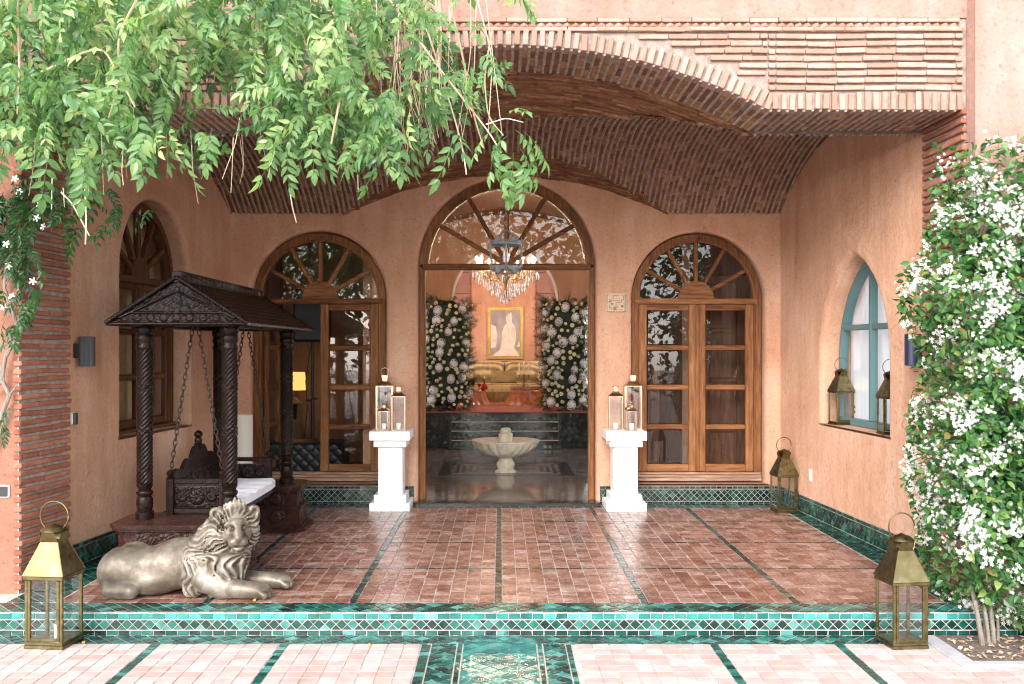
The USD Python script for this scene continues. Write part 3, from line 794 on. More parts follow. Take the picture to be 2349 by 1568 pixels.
put('hall_ceiling', M().grid(np.stack([gx, gy, 3.86 - .15 * (gx - .06) ** 2], -1)).box(-2.2, 2.4, 10.42, 16.9, 4.6, 4.75), 'vault_brick', **S)
a_mid = lambda e: arch(-.81 - e, .93 + e, .5, 2.42)
a_l, a_r = (lambda e: arch(-1.93 - e, -1.22 + e, .62, 2.14)), (lambda e: arch(1.375 - e, 2.09 + e, .62, 2.14))
hb = put('hall_back_wall', walled([(-2.2, 0), (2.4, 0), (2.4, 4.7), (-2.2, 4.7)], [a_mid, a_l, a_r], 16.5, 16.75, .25, .02), 'terracotta_plaster', **S)
put('arch_trim', M().strip(arch(-.835, .955, .7, 2.42), arch(-.80, .92, .7, 2.42), 16.47, 16.52), 'white_paint', hb, world=True)
put('alcove_wall', M().box(-1.3, -1.15, 16.75, 19.75, 0, 4.2).box(1.25, 1.4, 16.75, 19.75, 0, 4.2).box(-1.3, 1.4, 19.6, 19.75, 0, 4.2).box(-1.3, 1.4, 16.75, 19.75, 4.2, 4.3), 'terracotta_plaster', **S)
blk = []
for s_, x0, x1 in ((-1, -1.15, -.62), (1, .70, 1.25)):
    for k in range(8):
        blk.append(M().box(x0, x1, 19.45, 19.598, .6 + k * .42, .6 + k * .42 + .412, .004, R.random()))
pil = put('alcove_pilaster', blk[0], 'pink_plaster', **S)
for b in blk[1:]:
    put('stone_block', b, 'pink_plaster', pil, world=True)
put('side_room_wall', M().box(-6, -1.47, 13.7, 13.85, 0, 4.).box(-4.75, -4.6, 10.42, 13.7, 0, 4.), 'terracotta_plaster', **S)
put('side_room_ceiling', M().box(-6, -1.47, 10.42, 13.9, 3.4, 3.5), 'terracotta_plaster', **S)
put('side_room_wall', M().box(2.32, 6, 12.3, 12.45, 0, 4.).box(4.6, 4.75, 10.42, 12.3, 0, 4.), 'dark_door_wood', **S)  # wall and ceiling of this room coloured dark, standing in for lack of light
put('side_room_ceiling', M().box(2.32, 6, 10.42, 12.5, 3.4, 3.5), 'dark_door_wood', **S)
put('side_room_pilaster', M().box(-2.95, -2.78, 12.3, 12.5, 0, 3.4, .02), 'pink_plaster', **S)

put('outer_room_wall', M().box(-5.2, -5.1, 6.98, 10.42, 0, 4.3), 'dark_door_wood', **S)

# raised platform with steps
plat = put('raised_platform', M().box(-2.0, 2.2, 15.56, 16.8, .02, .585).box(-1.15, 1.25, 16.7, 19.6, .02, .585), 'dark_marble', **S)
put('red_carpet', M().box(-1.98, 2.18, 15.50, 19.55, .586, .606, .004), 'red_carpet', label='red carpet covering the raised platform in front of the gold sofa', cat='carpet')
ix = lambda px, Y: (px - 1150) * Y / 2250
xl, xr = ix(1037, 15.5), ix(1280, 15.5)
fp = frame((0, 15.558, 0), (1, 0, 0), (0, 0, 1), (0, -1, 0))
dt = diamonds(-2.0, xl - .05, .04, .58, .085, .085, fp) + diamonds(xr + .05, 2.2, .04, .58, .085, .085, fp)
pieces('diamond_tile', dt, 'black_tile', plat, 'diamond_tiles', 200, near)
for k in range(4):
    z0, z1 = .03 + .142 * k, .03 + .142 * (k + 1)
    y = 15.36 + .045 * k
    sp = put('step', M().box(xl, xr, y, 15.56 + .04, z0, z1 - .012), 'dark_marble', plat, world=True)
    f3 = frame((0, y - .001, 0), (1, 0, 0), (0, 0, 1), (0, -1, 0))
    for m in diamonds(xl, xr, z0 + .004, z1 - .014, .075, .075, f3)[:60]:
        put('tile', m.rotz(0), 'dark_green_tile', sp, world=True)
    if k < 3:
        put('nosing', M().box(xl - .005, xr + .005, y - .012, 15.56, z1 - .012, z1, .003), 'stone_cream', sp, world=True)
put('frame', M().box(xl - .05, xl, 15.34, 15.56, .03, .585, .004).box(xr, xr + .05, 15.34, 15.56, .03, .585, .004), 'black_tile', plat, world=True)
# ------------------------------------------------------------------ doors and windows
ID = lambda v: v


def sector(c, r0, r1, a0, a1, n=8):
    a = np.linspace(a0, a1, n)
    return [(c[0] + r1 * math.cos(q), c[1] + r1 * math.sin(q)) for q in a] + [(c[0] + r0 * math.cos(q), c[1] + r0 * math.sin(q)) for q in a[::-1]]


def pane(P, y, fm):
    """Bevelled pane facing -y."""
    P = np.asarray(P, float)
    A = sum(P[i - 1][0] * P[i][1] - P[i][0] * P[i - 1][1] for i in range(len(P)))
    if A < 0: P = P[::-1]
    return M().slab(P, .006, .014, w0=0).map(lambda v: fm(np.c_[v[:, 0], y - v[:, 2], v[:, 1]]))


def leaf(t, x0, x1, z0, z1, y, fm, rows, cols=1, st=.085, bar=.05, glass=True, wood='door_wood', wood2='door_wood_level', name='door_leaf'):
    th = .045
    p = thing(name, parent=t)
    for a, b in ((x0, x0 + st), (x1 - st, x1)):
        put('stile', M().box(a, b, y, y + th, z0, z1, .006, R.random()).map(fm), wood, p, world=True)
    put('rail', M().box(x0 + st + .001, x1 - st - .001, y + .003, y + th - .003, z0, z0 + st * .9, .006, R.random()).map(fm), wood2, p, world=True)
    put('rail', M().box(x0 + st + .001, x1 - st - .001, y + .003, y + th - .003, z1 - st * .75, z1, .006, R.random()).map(fm), wood2, p, world=True)
    lo, hi = z0 + st * .9, z1 - st * .75
    hh = (hi - lo - bar * (rows - 1)) / rows
    for k in range(rows):
        a = lo + k * (hh + bar)
        if k:
            put('glazing_bar', M().box(x0 + st + .001, x1 - st - .001, y + .004, y + th - .004, a - bar, a, .008, R.random()).map(fm), wood2, p, world=True)
        if glass:
            put('pane', pane([(x0 + st, a), (x1 - st, a), (x1 - st, a + hh), (x0 + st, a + hh)], y + .022, fm), 'window_glass', p, world=True)
        else:
            put('panel', M().box(x0 + st, x1 - st, y + .012, y + .03, a, a + hh, .008, R.random()).map(fm), wood, p, world=True)
    return p


def fan_frame(t, x0, x1, zb, zs, y0, y1, fm, jw, aw, ztr, trh, spokes, r_hub, sw, wood='door_wood', wood2='door_wood_level', xsill=None):
    c = ((x0 + x1) / 2, zs); r = (x1 - x0) / 2
    for a, b in ((x0, x0 + jw), (x1 - jw, x1)):
        put('jamb', M().box(a, b, y0, y1, zb, ztr, .008, R.random()).map(fm), wood, t, world=True)
        q = (a + .012, a + .02) if a == x0 else (b - .02, b - .012)
        put('jamb_moulding', M().box(b - .016 if a == x0 else a, b if a == x0 else a + .016, y0 - .012, y0 - .001, zb, ztr, .004, R.random()).map(fm), wood, t, world=True)
    n = 4                                                           # the arch is sawn from four pieces
    for k in range(n):
        aa = np.linspace(PI - PI * k / n, PI - PI * (k + 1) / n, 10)
        o = np.c_[c[0] + r * np.cos(aa), c[1] + r * np.sin(aa)]; i = np.c_[c[0] + (r - aw) * np.cos(aa), c[1] + (r - aw) * np.sin(aa)]
        put('arch_frame', M().strip(o, i, y0, y1, t=R.random()).map(fm), wood, t, world=True)
        i2 = np.c_[c[0] + (r - aw + .02) * np.cos(aa), c[1] + (r - aw + .02) * np.sin(aa)]
        put('arch_moulding', M().strip(i2, i, y0 - .014, y0 - .001, t=R.random()).map(fm), wood, t, world=True)
    if zs > ztr:
        for a, b in ((x0, x0 + aw), (x1 - aw, x1)):
            put('jamb', M().box(a, b, y0 + .001, y1 - .001, ztr, zs, .006, R.random()).map(fm), wood, t, world=True)
    put('transom', M().box(x0 + jw * .5, x1 - jw * .5, y0 - .02, y1 + .01, ztr - trh, ztr, .01, R.random()).map(fm), wood2, t, world=True)
    hc = (c[0], ztr)
    put('sunburst_hub', M().extr(sg.Polygon(sector(hc, .001, r_hub, 0, PI, 16)), y0 + .006, y1 - .006).map(fm), wood2, t, world=True)
    r1 = r - aw + .01
    ang = [PI * (k + 1) / (spokes + 1) for k in range(spokes)]
    rin = lambda a: -(hc[1] - c[1]) * math.sin(a) + math.sqrt(max(0, r1 * r1 - ((hc[1] - c[1]) * math.cos(a)) ** 2))
    for a in ang:
        L = rin(a)
        m = M().box(r_hub - .01, L, y0 + .012, y1 - .012, -sw / 2, sw / 2, .007, R.random()).roty(-a).shift(hc[0], 0, hc[1])
        put('spoke', m.map(fm), wood if abs(math.cos(a)) < .6 else wood2, t, world=True)
    ed = [0] + ang + [PI]
    for a, b in zip(ed, ed[1:]):
        g = .004
        aa = np.linspace(a + g, b - g, 8)
        P = [(hc[0] + rin(q) * .995 * math.cos(q), hc[1] + rin(q) * .995 * math.sin(q)) for q in aa] + [(hc[0] + r_hub * .9 * math.cos(q), hc[1] + r_hub * .9 * math.sin(q)) for q in aa[::-1]]
        yp = (y0 + y1) / 2
        m = M().add([(x_, yp, z_) for x_, z_ in P], [[0, i, i + 1] for i in range(1, 7)] + [[0, i, i + 1] for i in range(7, 15)])
        put('fanlight_pane', m.map(fm), 'window_glass', t, world=True)
    return hc


t = thing('arched_doorway', 'tall open wooden doorway with fanlight, the largest of the three back wall arches', 'doorway', (.058, 10.22, .03))
fan_frame(t, -.852, .967, .03, 2.45, 10.2, 10.29, ID, .062, .095, 2.485, .06, 5, .07, .046)
t = thing('french_door', 'closed double wooden door with arched fanlight and eight panes beside the green plaque', 'door', (2.03, 10.2, .22))
fan_frame(t, 1.352, 2.705, .32, 2.115, 10.2, 10.28, ID, .075, .085, 2.125, .055, 5, .185, .04)
leaf(t, 1.43, 2.036, .325, 2.066, 10.21, ID, 4)
leaf(t, 2.042, 2.628, .325, 2.066, 10.21, ID, 4)
put('meeting_bead', M().box(2.02, 2.058, 10.188, 10.209, .33, 2.06, .006).map(ID), 'door_wood', t, world=True)
for k, (z, yy, zz) in enumerate(((.232, 10.15, .262), (.264, 10.17, .292), (.294, 10.185, .319))):
    put('sill_board', M().box(1.365, 2.70, yy, 10.3, z, zz, .008, R.random()), 'worn_wood', t, world=True)
t = thing('french_door', 'half open wooden door with arched fanlight behind the carved swing, its left leaf missing from view', 'door', (-1.887, 10.2, .22))
fan_frame(t, -2.575, -1.20, .32, 2.115, 10.2, 10.28, ID, .075, .085, 2.125, .055, 5, .185, .04)
leaf(t, -1.885, -1.278, .325, 2.066, 10.21, ID, 4)
for k, (z, yy, zz) in enumerate(((.232, 10.15, .262), (.264, 10.17, .292), (.294, 10.185, .319))):
    put('sill_board', M().box(-2.565, -1.21, yy, 10.3, z, zz, .008, R.random()), 'worn_wood', t, world=True)
fo = lambda v: np.c_[-2.49 + (v[:, 1] - 10.21) * .99 - .12 * v[:, 0] * 0, 10.29 + v[:, 0], v[:, 2]]
leaf(t, 0, .6, .325, 2.066, 10.21, fo, 4, name='open_leaf')

t = thing('arched_window', 'dark wooden arched window set into the left wall behind the swing', 'window', tuple(lw(np.array([[1.47, .16, .9]]))[0]))
fan_frame(t, .835, 2.115, .93, 2.22, .15, .23, lw, .075, .085, 2.22, .06, 5, .17, .045, 'dark_door_wood', 'dark_door_wood')
leaf(t, .912, 1.472, .935, 2.158, .16, lw, 3, st=.07, wood='dark_door_wood', wood2='dark_door_wood', name='casement')
leaf(t, 1.478, 2.036, .935, 2.158, .16, lw, 3, st=.07, wood='dark_door_wood', wood2='dark_door_wood', name='casement')
put('sill_board', M().box(.84, 2.11, .09, .25, .90, .93, .008).map(lw), 'dark_door_wood', t, world=True)
uu, zz = np.meshgrid(np.linspace(.75, 2.2, 60), np.linspace(.8, 2.95, 3), indexing='ij')
put('curtain', M().grid(np.stack([uu, .38 + .02 * np.sin(uu * 34), zz], -1)).map(lw), 'cream_fabric', t, smooth=True, world=True)

t = thing('pointed_window', 'blue-grey pointed window with white curtain in the niche of the right wall', 'window', tuple(rw(np.array([[1.33, .17, .92]]))[0]))
A, B = arch(.652, 2.018, .93, 1.5, 16, .89), arch(.71, 1.96, .985, 1.5, 16, .815)
put('frame', M().strip(A, B, .17, .235).map(rw), 'blue_paint', t, world=True)
A2 = arch(.69, 1.98, .96, 1.5, 16, .84)
put('frame_moulding', M().strip(A2, B, .155, .169).map(rw), 'blue_paint', t, world=True)
put('bottom_rail', M().box(.653, 2.017, .165, .235, .922, .983, .006).map(rw), 'blue_paint', t, world=True)
put('mullion', M().box(1.312, 1.358, .16, .225, .985, 2.33, .008).map(rw), 'blue_paint', t, world=True)
for a, b in ((.70, 1.31), (1.36, 1.97)):
    put('cross_bar', M().box(a, b, .168, .222, 1.765, 1.815, .008).map(rw), 'blue_paint', t, world=True)
Bp = sg.Polygon(B)
for bx in ((.6, 1.312, .9, 1.765), (1.358, 2.1, .9, 1.765), (.6, 1.312, 1.815, 2.5), (1.358, 2.1, 1.815, 2.5)):
    g = Bp.intersection(sg.box(bx[0], bx[2], bx[1], bx[3]))
    tv, tf = trimesh.creation.triangulate_polygon(g)
    put('pane', M().add(np.c_[tv[:, 0], np.full(len(tv), .197), tv[:, 1]], tf).map(rw), 'lantern_glass', t, world=True)
uu, zz = np.meshgrid(np.linspace(.6, 2.1, 90), np.linspace(.85, 2.45, 4), indexing='ij')
cu = np.stack([uu, .29 + .018 * np.sin(uu * 22) + .012 * np.sin(uu * 51 + 1), zz], -1)
put('curtain', M().grid(cu).map(rw), 'sheer_curtain', t, smooth=True, world=True)

# wooden shutters standing open behind the closed door, and in the room beyond
t = thing('wooden_shutter', 'panelled wooden shutter seen through the right panes of the closed double door', 'shutter', (2.4, 10.75, .1))
leaf(t, 2.18, 2.68, .1, 2.4, 10.75, ID, 4, st=.1, glass=False, wood='dark_door_wood', wood2='dark_door_wood', name='shutter_leaf')
t = thing('wooden_shutter', 'panelled wooden shutter seen through the left panes of the closed double door', 'shutter', (1.6, 10.8, .1))
leaf(t, 1.28, 1.74, .1, 2.4, 10.8, ID, 4, st=.1, glass=False, wood='dark_door_wood', wood2='dark_door_wood', name='shutter_leaf')
# ------------------------------------------------------------------ white pedestals and lanterns
def torus(m, c, r, q, n=24, k=8, ax='y', sx=1., sz=1., a0=0., a1=2 * PI, t=.5):
    a = np.linspace(a0, a1, n + 1)
    P = {'y': np.c_[c[0] + sx * r * np.cos(a), np.full(n + 1, c[1]), c[2] + sz * r * np.sin(a)], 'x': np.c_[np.full(n + 1, c[0]), c[1] + sx * r * np.cos(a), c[2] + sz * r * np.sin(a)],
         'z': np.c_[c[0] + sx * r * np.cos(a), c[1] + sz * r * np.sin(a), np.full(n + 1, c[2])]}[ax]
    return m.tube(P, q, k, t)


t = thing('pedestal', 'white square pedestal left of the open doorway with copper lanterns on top', 'pedestal', (-1.10, 9.855, .004), group='white pedestals at the doorway')
for nm, w, d, z0, z1 in (('base', .198, .222, 0, .078), ('plinth_step', .158, .182, .078, .155), ('shaft', .121, .145, .155, .628), ('collar', .161, .184, .628, .695), ('top_slab', .2, .222, .695, .785)):
    put(nm, M().box(-w, w, -d, d, z0, z1, .004), 'white_paint', t)
copy(t, (1.232, 9.855, .004), 0, 'white square pedestal right of the open doorway with copper lanterns on top')


def brass_lantern(name, label, loc, rz, s=1., candle=True, metal='brass', group=None):
    t = thing(name, label, 'lantern', loc, rz, group or 'brass candle lanterns')
    w = .103 * s; H = .375 * s; p = .016 * s
    put('base', M().box(-w - .004, w + .004, -w - .004, w + .004, 0, .018 * s, .003).box(-w, w, -w, w, .018 * s, .034 * s, .003), metal, t)
    for a, b in ((-1, -1), (1, -1), (1, 1), (-1, 1)):
        x0, x1 = sorted((a * w, a * (w - p))); y0, y1 = sorted((b * w, b * (w - p)))
        put('post', M().box(x0, x1, y0, y1, .034 * s, H - .02 * s, .003), metal, t)
    put('eave', M().box(-w - .006, w + .006, -w - .006, w + .006, H - .02 * s, H, .003), metal, t)
    for k in range(4):
        put('pane', M().add([(-w + p, -w + .008, .034 * s), (w - p, -w + .008, .034 * s), (w - p, -w + .008, H - .02 * s), (-w + p, -w + .008, H - .02 * s)], [[0, 1, 2, 3]]).rotz(k * PI / 2), 'lantern_glass', t)
    put('door_stile', M().box(-w + p + .001, -w + 2 * p, -w - .002, -w + .012, .04 * s, H - .022 * s, .002).box(w - 2 * p, w - p - .001, -w - .002, -w + .012, .04 * s, H - .022 * s, .002).box(-w + 2 * p, w - 2 * p, -w - .001, -w + .011, .04 * s, .056 * s, .002), metal, t)
    put('hinge', M().box(w - .004, w + .006, -w - .006, -w + .004, H * .35, H * .43, .001).box(w - .004, w + .006, -w - .006, -w + .004, H * .5, H * .58, .001), 'brass_dark', t)
    zr, wn = .54 * s, .047 * s
    q = lambda r, z: [(-r, -r, z), (r, -r, z), (r, r, z), (-r, r, z)]
    v = q(w + .007, H + .001) + q(wn, zr); f = [[k, (k + 1) % 4, 4 + (k + 1) % 4, 4 + k] for k in range(4)]
    m = M().add(v, f)
    for k in range(4):
        c = [(-1, -1), (1, -1), (1, 1), (-1, 1)][k]
        m.tube([(c[0] * (w + .007), c[1] * (w + .007), H + .002), (c[0] * wn, c[1] * wn, zr)], .0028 * s, 5)
    put('roof', m, metal, t)
    # flared collar, cut in a V at every corner
    col = M(); zt, wt = .592 * s, .064 * s
    for k in range(4):
        col.join(M().add([(-wn, -wn, zr), (wn, -wn, zr), (wt * .55, -wt, zt), (-wt * .55, -wt, zt), (-wn * .98, -wn + .002, zr), (wn * .98, -wn + .002, zr), (wt * .53, -wt + .002, zt), (-wt * .53, -wt + .002, zt)],
                           [[0, 1, 2, 3], [5, 4, 7, 6], [0, 3, 7, 4], [1, 5, 6, 2]]).rotz(k * PI / 2))
    put('collar', col, metal, t)
    put('cap', M().lathe([(.0001, zt - .001), (.066 * s, zt - .001), (.071 * s, zt + .003), (.064 * s, zt + .012 * s), (.045 * s, zt + .026 * s), (.02 * s, zt + .033 * s), (.008 * s, zt + .04 * s), (.0001, zt + .042 * s)], 28), metal, t, smooth=40)
    put('ring_handle', torus(M(), (0, 0, zt + .078 * s), .078 * s, .0042 * s, 32, 6), metal, t, smooth=True)
    if candle:
        put('candle', M().lathe([(.0001, .036 * s), (.021, .036 * s), (.024, .03 + .075 * s), (.020, .03 + .077 * s), (.0001, .03 + .07 * s)], 18, .03, -.01), 'candle_wax', t, smooth=40)
    return t


brass_lantern('brass_lantern', 'large brass lantern with a white candle standing at the left end of the step', (-2.632, 5.775, -.134), math.radians(-6), 1.12)
brass_lantern('brass_lantern', 'large brass lantern standing in front of the flowering jasmine bush', (2.352, 5.765, -.134), math.radians(7), 1.03, candle=False)
brass_lantern('brass_lantern', 'brass lantern on the terrace floor in the far right corner of the porch', (2.775, 9.63, .006), math.radians(6), .97, candle=False)
pn = rw(np.array([[1.83, .115, .922]]))[0]
brass_lantern('brass_lantern', 'brass lantern on the niche sill, the fully visible one left of the blue window', pn, math.radians(8), .80, candle=False)
pn = rw(np.array([[.80, .10, .922]]))[0]
brass_lantern('brass_lantern', 'brass lantern half hidden behind the near edge of the right wall niche', pn, math.radians(-4), .80, candle=False)


def copper_lantern(label, loc, w, h, rz=0., tilt=0., candle=True):
    t = thing('copper_lantern', label, 'lantern', loc, rz, 'copper lanterns on the white pedestals')
    p = max(.009, w * .11); w /= 2
    put('base', M().box(-w, w, -w, w, 0, .012, .002), 'copper', t)
    for a, b in ((-1, -1), (1, -1), (1, 1), (-1, 1)):
        x0, x1 = sorted((a * w, a * (w - p))); y0, y1 = sorted((b * w, b * (w - p)))
        put('post', M().box(x0, x1, y0, y1, .012, h - .01, .002), 'copper', t)
    put('top_frame', M().box(-w, w, -w, w, h - .01, h, .002), 'copper', t)
    for k in range(4):
        put('pane', M().add([(-w + p, -w + .004, .012), (w - p, -w + .004, .012), (w - p, -w + .004, h - .01), (-w + p, -w + .004, h - .01)], [[0, 1, 2, 3]]).rotz(k * PI / 2), 'lantern_glass', t)
    rh, n = w * .55, w * .36
    q = lambda r, z: [(-r, -r, z), (r, -r, z), (r, r, z), (-r, r, z)]
    put('roof', M().add(q(w + .004, h) + q(n, h + rh), [[k, (k + 1) % 4, 4 + (k + 1) % 4, 4 + k] for k in range(4)]), 'copper', t)
    put('neck', M().box(-n * .9, n * .9, -n * .9, n * .9, h + rh, h + rh + w * .5, .003).box(-n * 1.1, n * 1.1, -n * 1.1, n * 1.1, h + rh + w * .5, h + rh + w * .62, .002), 'copper', t)
    zc = h + rh + w * .55
    m = torus(M(), (0, 0, w * .5), w * .45, .004, 20, 6); m.rotx(tilt).shift(0, 0, zc)
    put('ring_handle', m, 'copper', t, smooth=True)
    if candle:
        put('candle', M().lathe([(.0001, .013), (.020, .013), (.025, .07), (.022, .071), (.0001, .066)], 16), 'candle_wax', t, smooth=40)


Zp = .790
copper_lantern('tallest copper lantern on the left white pedestal', (-1.184, 9.97, Zp), .174, .44, .05, .1, False)
copper_lantern('middle sized copper lantern with candle on the left pedestal', (-1.026, 9.80, Zp), .142, .345, .06, 1.3)
copper_lantern('smallest copper lantern in front on the left pedestal', (-1.163, 9.735, Zp), .1, .2, -.05, -1.2)
copper_lantern('tallest copper lantern on the right white pedestal', (1.337, 9.97, Zp), .174, .44, -.05, 1.45, False)
copper_lantern('middle sized copper lantern with candle on the right pedestal', (1.141, 9.80, Zp), .142, .345, -.06, 1.3)
copper_lantern('smallest copper lantern in front on the right pedestal', (1.291, 9.735, Zp), .1, .2, .04, -1.0)

# ------------------------------------------------------------------ small fittings on the walls
yw = lambda y: -3.10 + .099 * (y - 6.98)
t = thing('wall_lamp', 'black fluted cylinder wall lamp on the left wall beside the brick jamb', 'wall lamp', (-3.0, 7.10, 1.475))
put('cylinder', M().lathe([(.0001, 0), (.052, 0), (.056, .004), (.056, .211), (.052, .215), (.0001, .215)], 96, fn=lambda r, a, z: r * (1 + .018 * np.sign(np.sin(a * 40)) * (r > .055))), 'lamp_metal', t)
put('bracket', M().box(-.085, -.05, -.032, .032, .06, .165, .004), 'black_plastic', t)
t = thing('wall_lamp', 'dark navy cylinder wall lamp half hidden by the jasmine bush', 'wall lamp', (2.962, 7.06, 1.48))
put('cylinder', M().lathe([(.0001, 0), (.052, 0), (.056, .004), (.056, .225), (.052, .229), (.0001, .229)], 48), 'navy_metal', t, smooth=40)
put('bracket', M().box(.05, .07, -.032, .032, .06, .165, .004), 'black_plastic', t)
t = thing('motion_sensor', 'small black and white motion sensor low on the left wall under the lamp', 'sensor', (yw(7.05), 7.05, 1.10))
put('housing', M().box(0, .028, -.03, .03, -.045, .045, .008), 'white_plastic', t)
put('lens', M().lathe([(.0001, -.042), (.026, -.042), (.026, .042), (.0001, .042)], 18, .022, 0), 'black_plastic', t)
t = thing('intercom_panel', 'black intercom panel with white rim on the left gate pier', 'panel', (-3.255, 6.395, .672))
put('rim', M().box(-.05, .05, -.010, .004, -.042, .042, .006), 'white_plastic', t)
put('screen', M().box(-.042, .042, -.014, -.009, -.034, .034, .003), 'black_plastic', t)
t = thing('socket_cover', 'pale square socket cover low on the right wall near the corner lantern', 'socket cover', tuple(rw(np.array([[2.27, -.004, .41]]))[0]))
put('plate', M().box(2.235, 2.305, -.008, .002, .352, .468, .003).map(rw), 'white_plastic', t, world=True)
put('screw', M().box(2.268, 2.272, -.010, -.007, .362, .366).map(rw), 'silver', t, world=True)

px0, pz0, sz = 1.088, 1.977, .193
t = thing('wall_plaque', 'square tile plaque with green maze-like lettering between the doorway and right door', 'plaque', (px0 + sz / 2, YB - .004, pz0 + sz / 2))
for a in (0, 1):
    for b in (0, 1):
        put('tile', M().box(px0 + a * sz / 2 + .001, px0 + (a + 1) * sz / 2 - .001, YB - .011, YB + .002, pz0 + b * sz / 2 + .001, pz0 + (b + 1) * sz / 2 - .001, .002, R.random()), 'plaque_clay', t, world=True)
for s_ in ((262, 235, 1320, 300), (262, 1240, 1320, 1310), (262, 300, 315, 1240), (1255, 300, 1320, 1240), (590, 370, 980, 400), (590, 370, 628, 560), (640, 530, 800, 560), (850, 525, 990, 550), (960, 550, 992, 635), (590, 635, 985, 668), (590, 668, 622, 725), (740, 735, 1085, 772),
           (1050, 600, 1090, 735), (1090, 600, 1200, 640), (1180, 400, 1215, 600), (1080, 370, 1200, 402), (480, 540, 515, 740), (370, 660, 478, 742), (480, 800, 628, 878), (710, 890, 780, 932), (380, 910, 415, 1045), (380, 1045, 515, 1086), (480, 1086, 515, 1155),
           (380, 1155, 620, 1192), (630, 1000, 780, 1188), (835, 890, 892, 922), (850, 960, 902, 1172), (1050, 920, 1196, 1042), (950, 1160, 1180, 1192)):
    a, b, c, d = [(q - 262) / 1058 * sz for q in s_]
    put('stroke', M().box(px0 + a, px0 + c, YB - .0135, YB - .0105, pz0 + sz - d, pz0 + sz - b, .0008, R.random()), 'plaque_green', t, world=True)


# ------------------------------------------------------------------ carved swing
def rosette(X, Zq, cx, cz, r, n=10):
    dx, dz = X - cx, Zq - cz; d = np.hypot(dx, dz) / r; a = np.arctan2(dz, dx)
    pet = (.55 + .45 * np.abs(np.cos(a * n / 2 + d * 1.2))) * np.sin(np.clip(d, 0, 1) * PI) ** .7
    bud = np.clip(1 - (d / .3) ** 2, 0, 1) * .9
    return np.where(d < 1, np.maximum(pet * .75, bud), 0)


def carved(w, h, ros, nx=None, nz=None, depth=.014, seed=0):
    """Carved panel facing -y, from (0, 0) to (w, h)."""
    nx, nz = nx or int(w / .0055), nz or int(h / .0055)
    X, Zq = np.meshgrid(np.linspace(0, w, nx), np.linspace(0, h, nz), indexing='ij')
    p = np.stack([X * 26 + seed * 7.3, Zq * 26, 0 * X + seed], -1)
    n = fbm(p, 3, seed)
    H = .55 * np.clip(1 - np.abs(np.sin(n * 20)) * 1.5, 0, 1) + .2 * n
    for cx, cz, r in ros:
        q = rosette(X, Zq, cx, cz, r); H = np.where(np.hypot(X - cx, Zq - cz) < r * 1.06, q, H)
    e = np.minimum(np.minimum(X, w - X), np.minimum(Zq, h - Zq))
    H = H * np.clip((e - .004) / .008, 0, 1)
    return M().grid(np.stack([X, .0 - H * depth, Zq], -1))


SX, SY0, SY1 = -2.22, 6.93, 8.77
sw = thing('carved_swing', 'dark carved wooden swing with gabled roof and four twisted columns beside the left wall', 'swing', (SX, 7.85, 0))


def oct_(w, d, c):
    return [(-w + c, -d), (w - c, -d), (w, -d + c), (w, d - c), (w - c, d), (-w + c, d), (-w, d - c), (-w, -d + c)]


for yc in (SY0, SY1):
    b = M()
    for w, d, z0, z1, ch in ((.50, .30, 0.006, .035, .10), (.475, .275, .035, .06, .09), (.45, .25, .06, .20, .08), (.465, .265, .20, .222, .085), (.425, .225, .222, .355, .07), (.46, .26, .355, .372, .08), (.47, .27, .372, .40, .085)):
        P = np.array(oct_(w, d, ch)); k = 8
        v = np.vstack([np.c_[P, np.full(k, z0)], np.c_[P, np.full(k, z1)]]) + np.array([SX, yc, 0])
        b.add(v, [[i, (i + 1) % k, k + (i + 1) % k, k + i] for i in range(k)])
        b.f.append(np.array([[k, k + i, k + i + 1] for i in range(1, k - 1)]) + b.n - 16)
    pl = put('plinth', b, 'red_carved_wood', sw, world=True)
    for (w, z0, z1, yy, n) in ((.34, .072, .192, yc - .2505, 4), (.33, .23, .35, yc - .2255, 4)):
        c = carved(2 * w, z1 - z0, [((2 * w) * (i + .5) / n, (z1 - z0) / 2, .056) for i in range(n)], depth=.016, seed=int(yc * 3 + z0 * 50))
        put('carving', c.shift(SX - w, yy, z0), 'red_carved_wood', pl, smooth=True, world=True)
        for sgn in (1,):
            c = carved(.3, z1 - z0, [(.075, .06, .05), (.225, .06, .05)], depth=.014, seed=int(z0 * 90)).rotz(sgn * PI / 2)
            put('carving', c.shift(SX + (.4505 if z0 < .2 else .4255), yc - .15, z0), 'red_carved_wood', pl, smooth=True, world=True)

zc0, zc1 = .402, 1.765
cz = [0, .001, .05, .06, .10, .14, .155, .16, .175, .19, .2, .205, .23, .245, .25]
cr = [.058, .062, .064, .052, .058, .056, .05, .044, .056, .058, .05, .042, .054, .056, .046]
tz = np.linspace(.252, 1.19, 190)
prf = [(.0001, 0)] + list(zip(cr, cz)) + [(.05, z) for z in tz] + [(.058, 1.2), (.062, 1.215), (.052, 1.23), (.056, 1.25), (.063, 1.27), (.06, 1.29), (.054, 1.3), (.064, 1.318), (.066, 1.345), (.058, 1.36), (.0001, 1.363)]


def twist(r, a, z):
    g = (z > .25) & (z < 1.195)
    tw = .0085 * np.abs(np.sin(5 * a - z * 95))
    kn = np.exp(-((z - .62) / .035) ** 2) + np.exp(-((z - .93) / .03) ** 2) + .7 * np.exp(-((z - .36) / .03) ** 2)
    bump = .007 * np.sin(a * 7) * np.sin(z * 160)
    return np.where(g, r - .003 + tw * (1 - np.clip(kn, 0, 1)) + (bump + .007) * np.clip(kn, 0, 1), r)


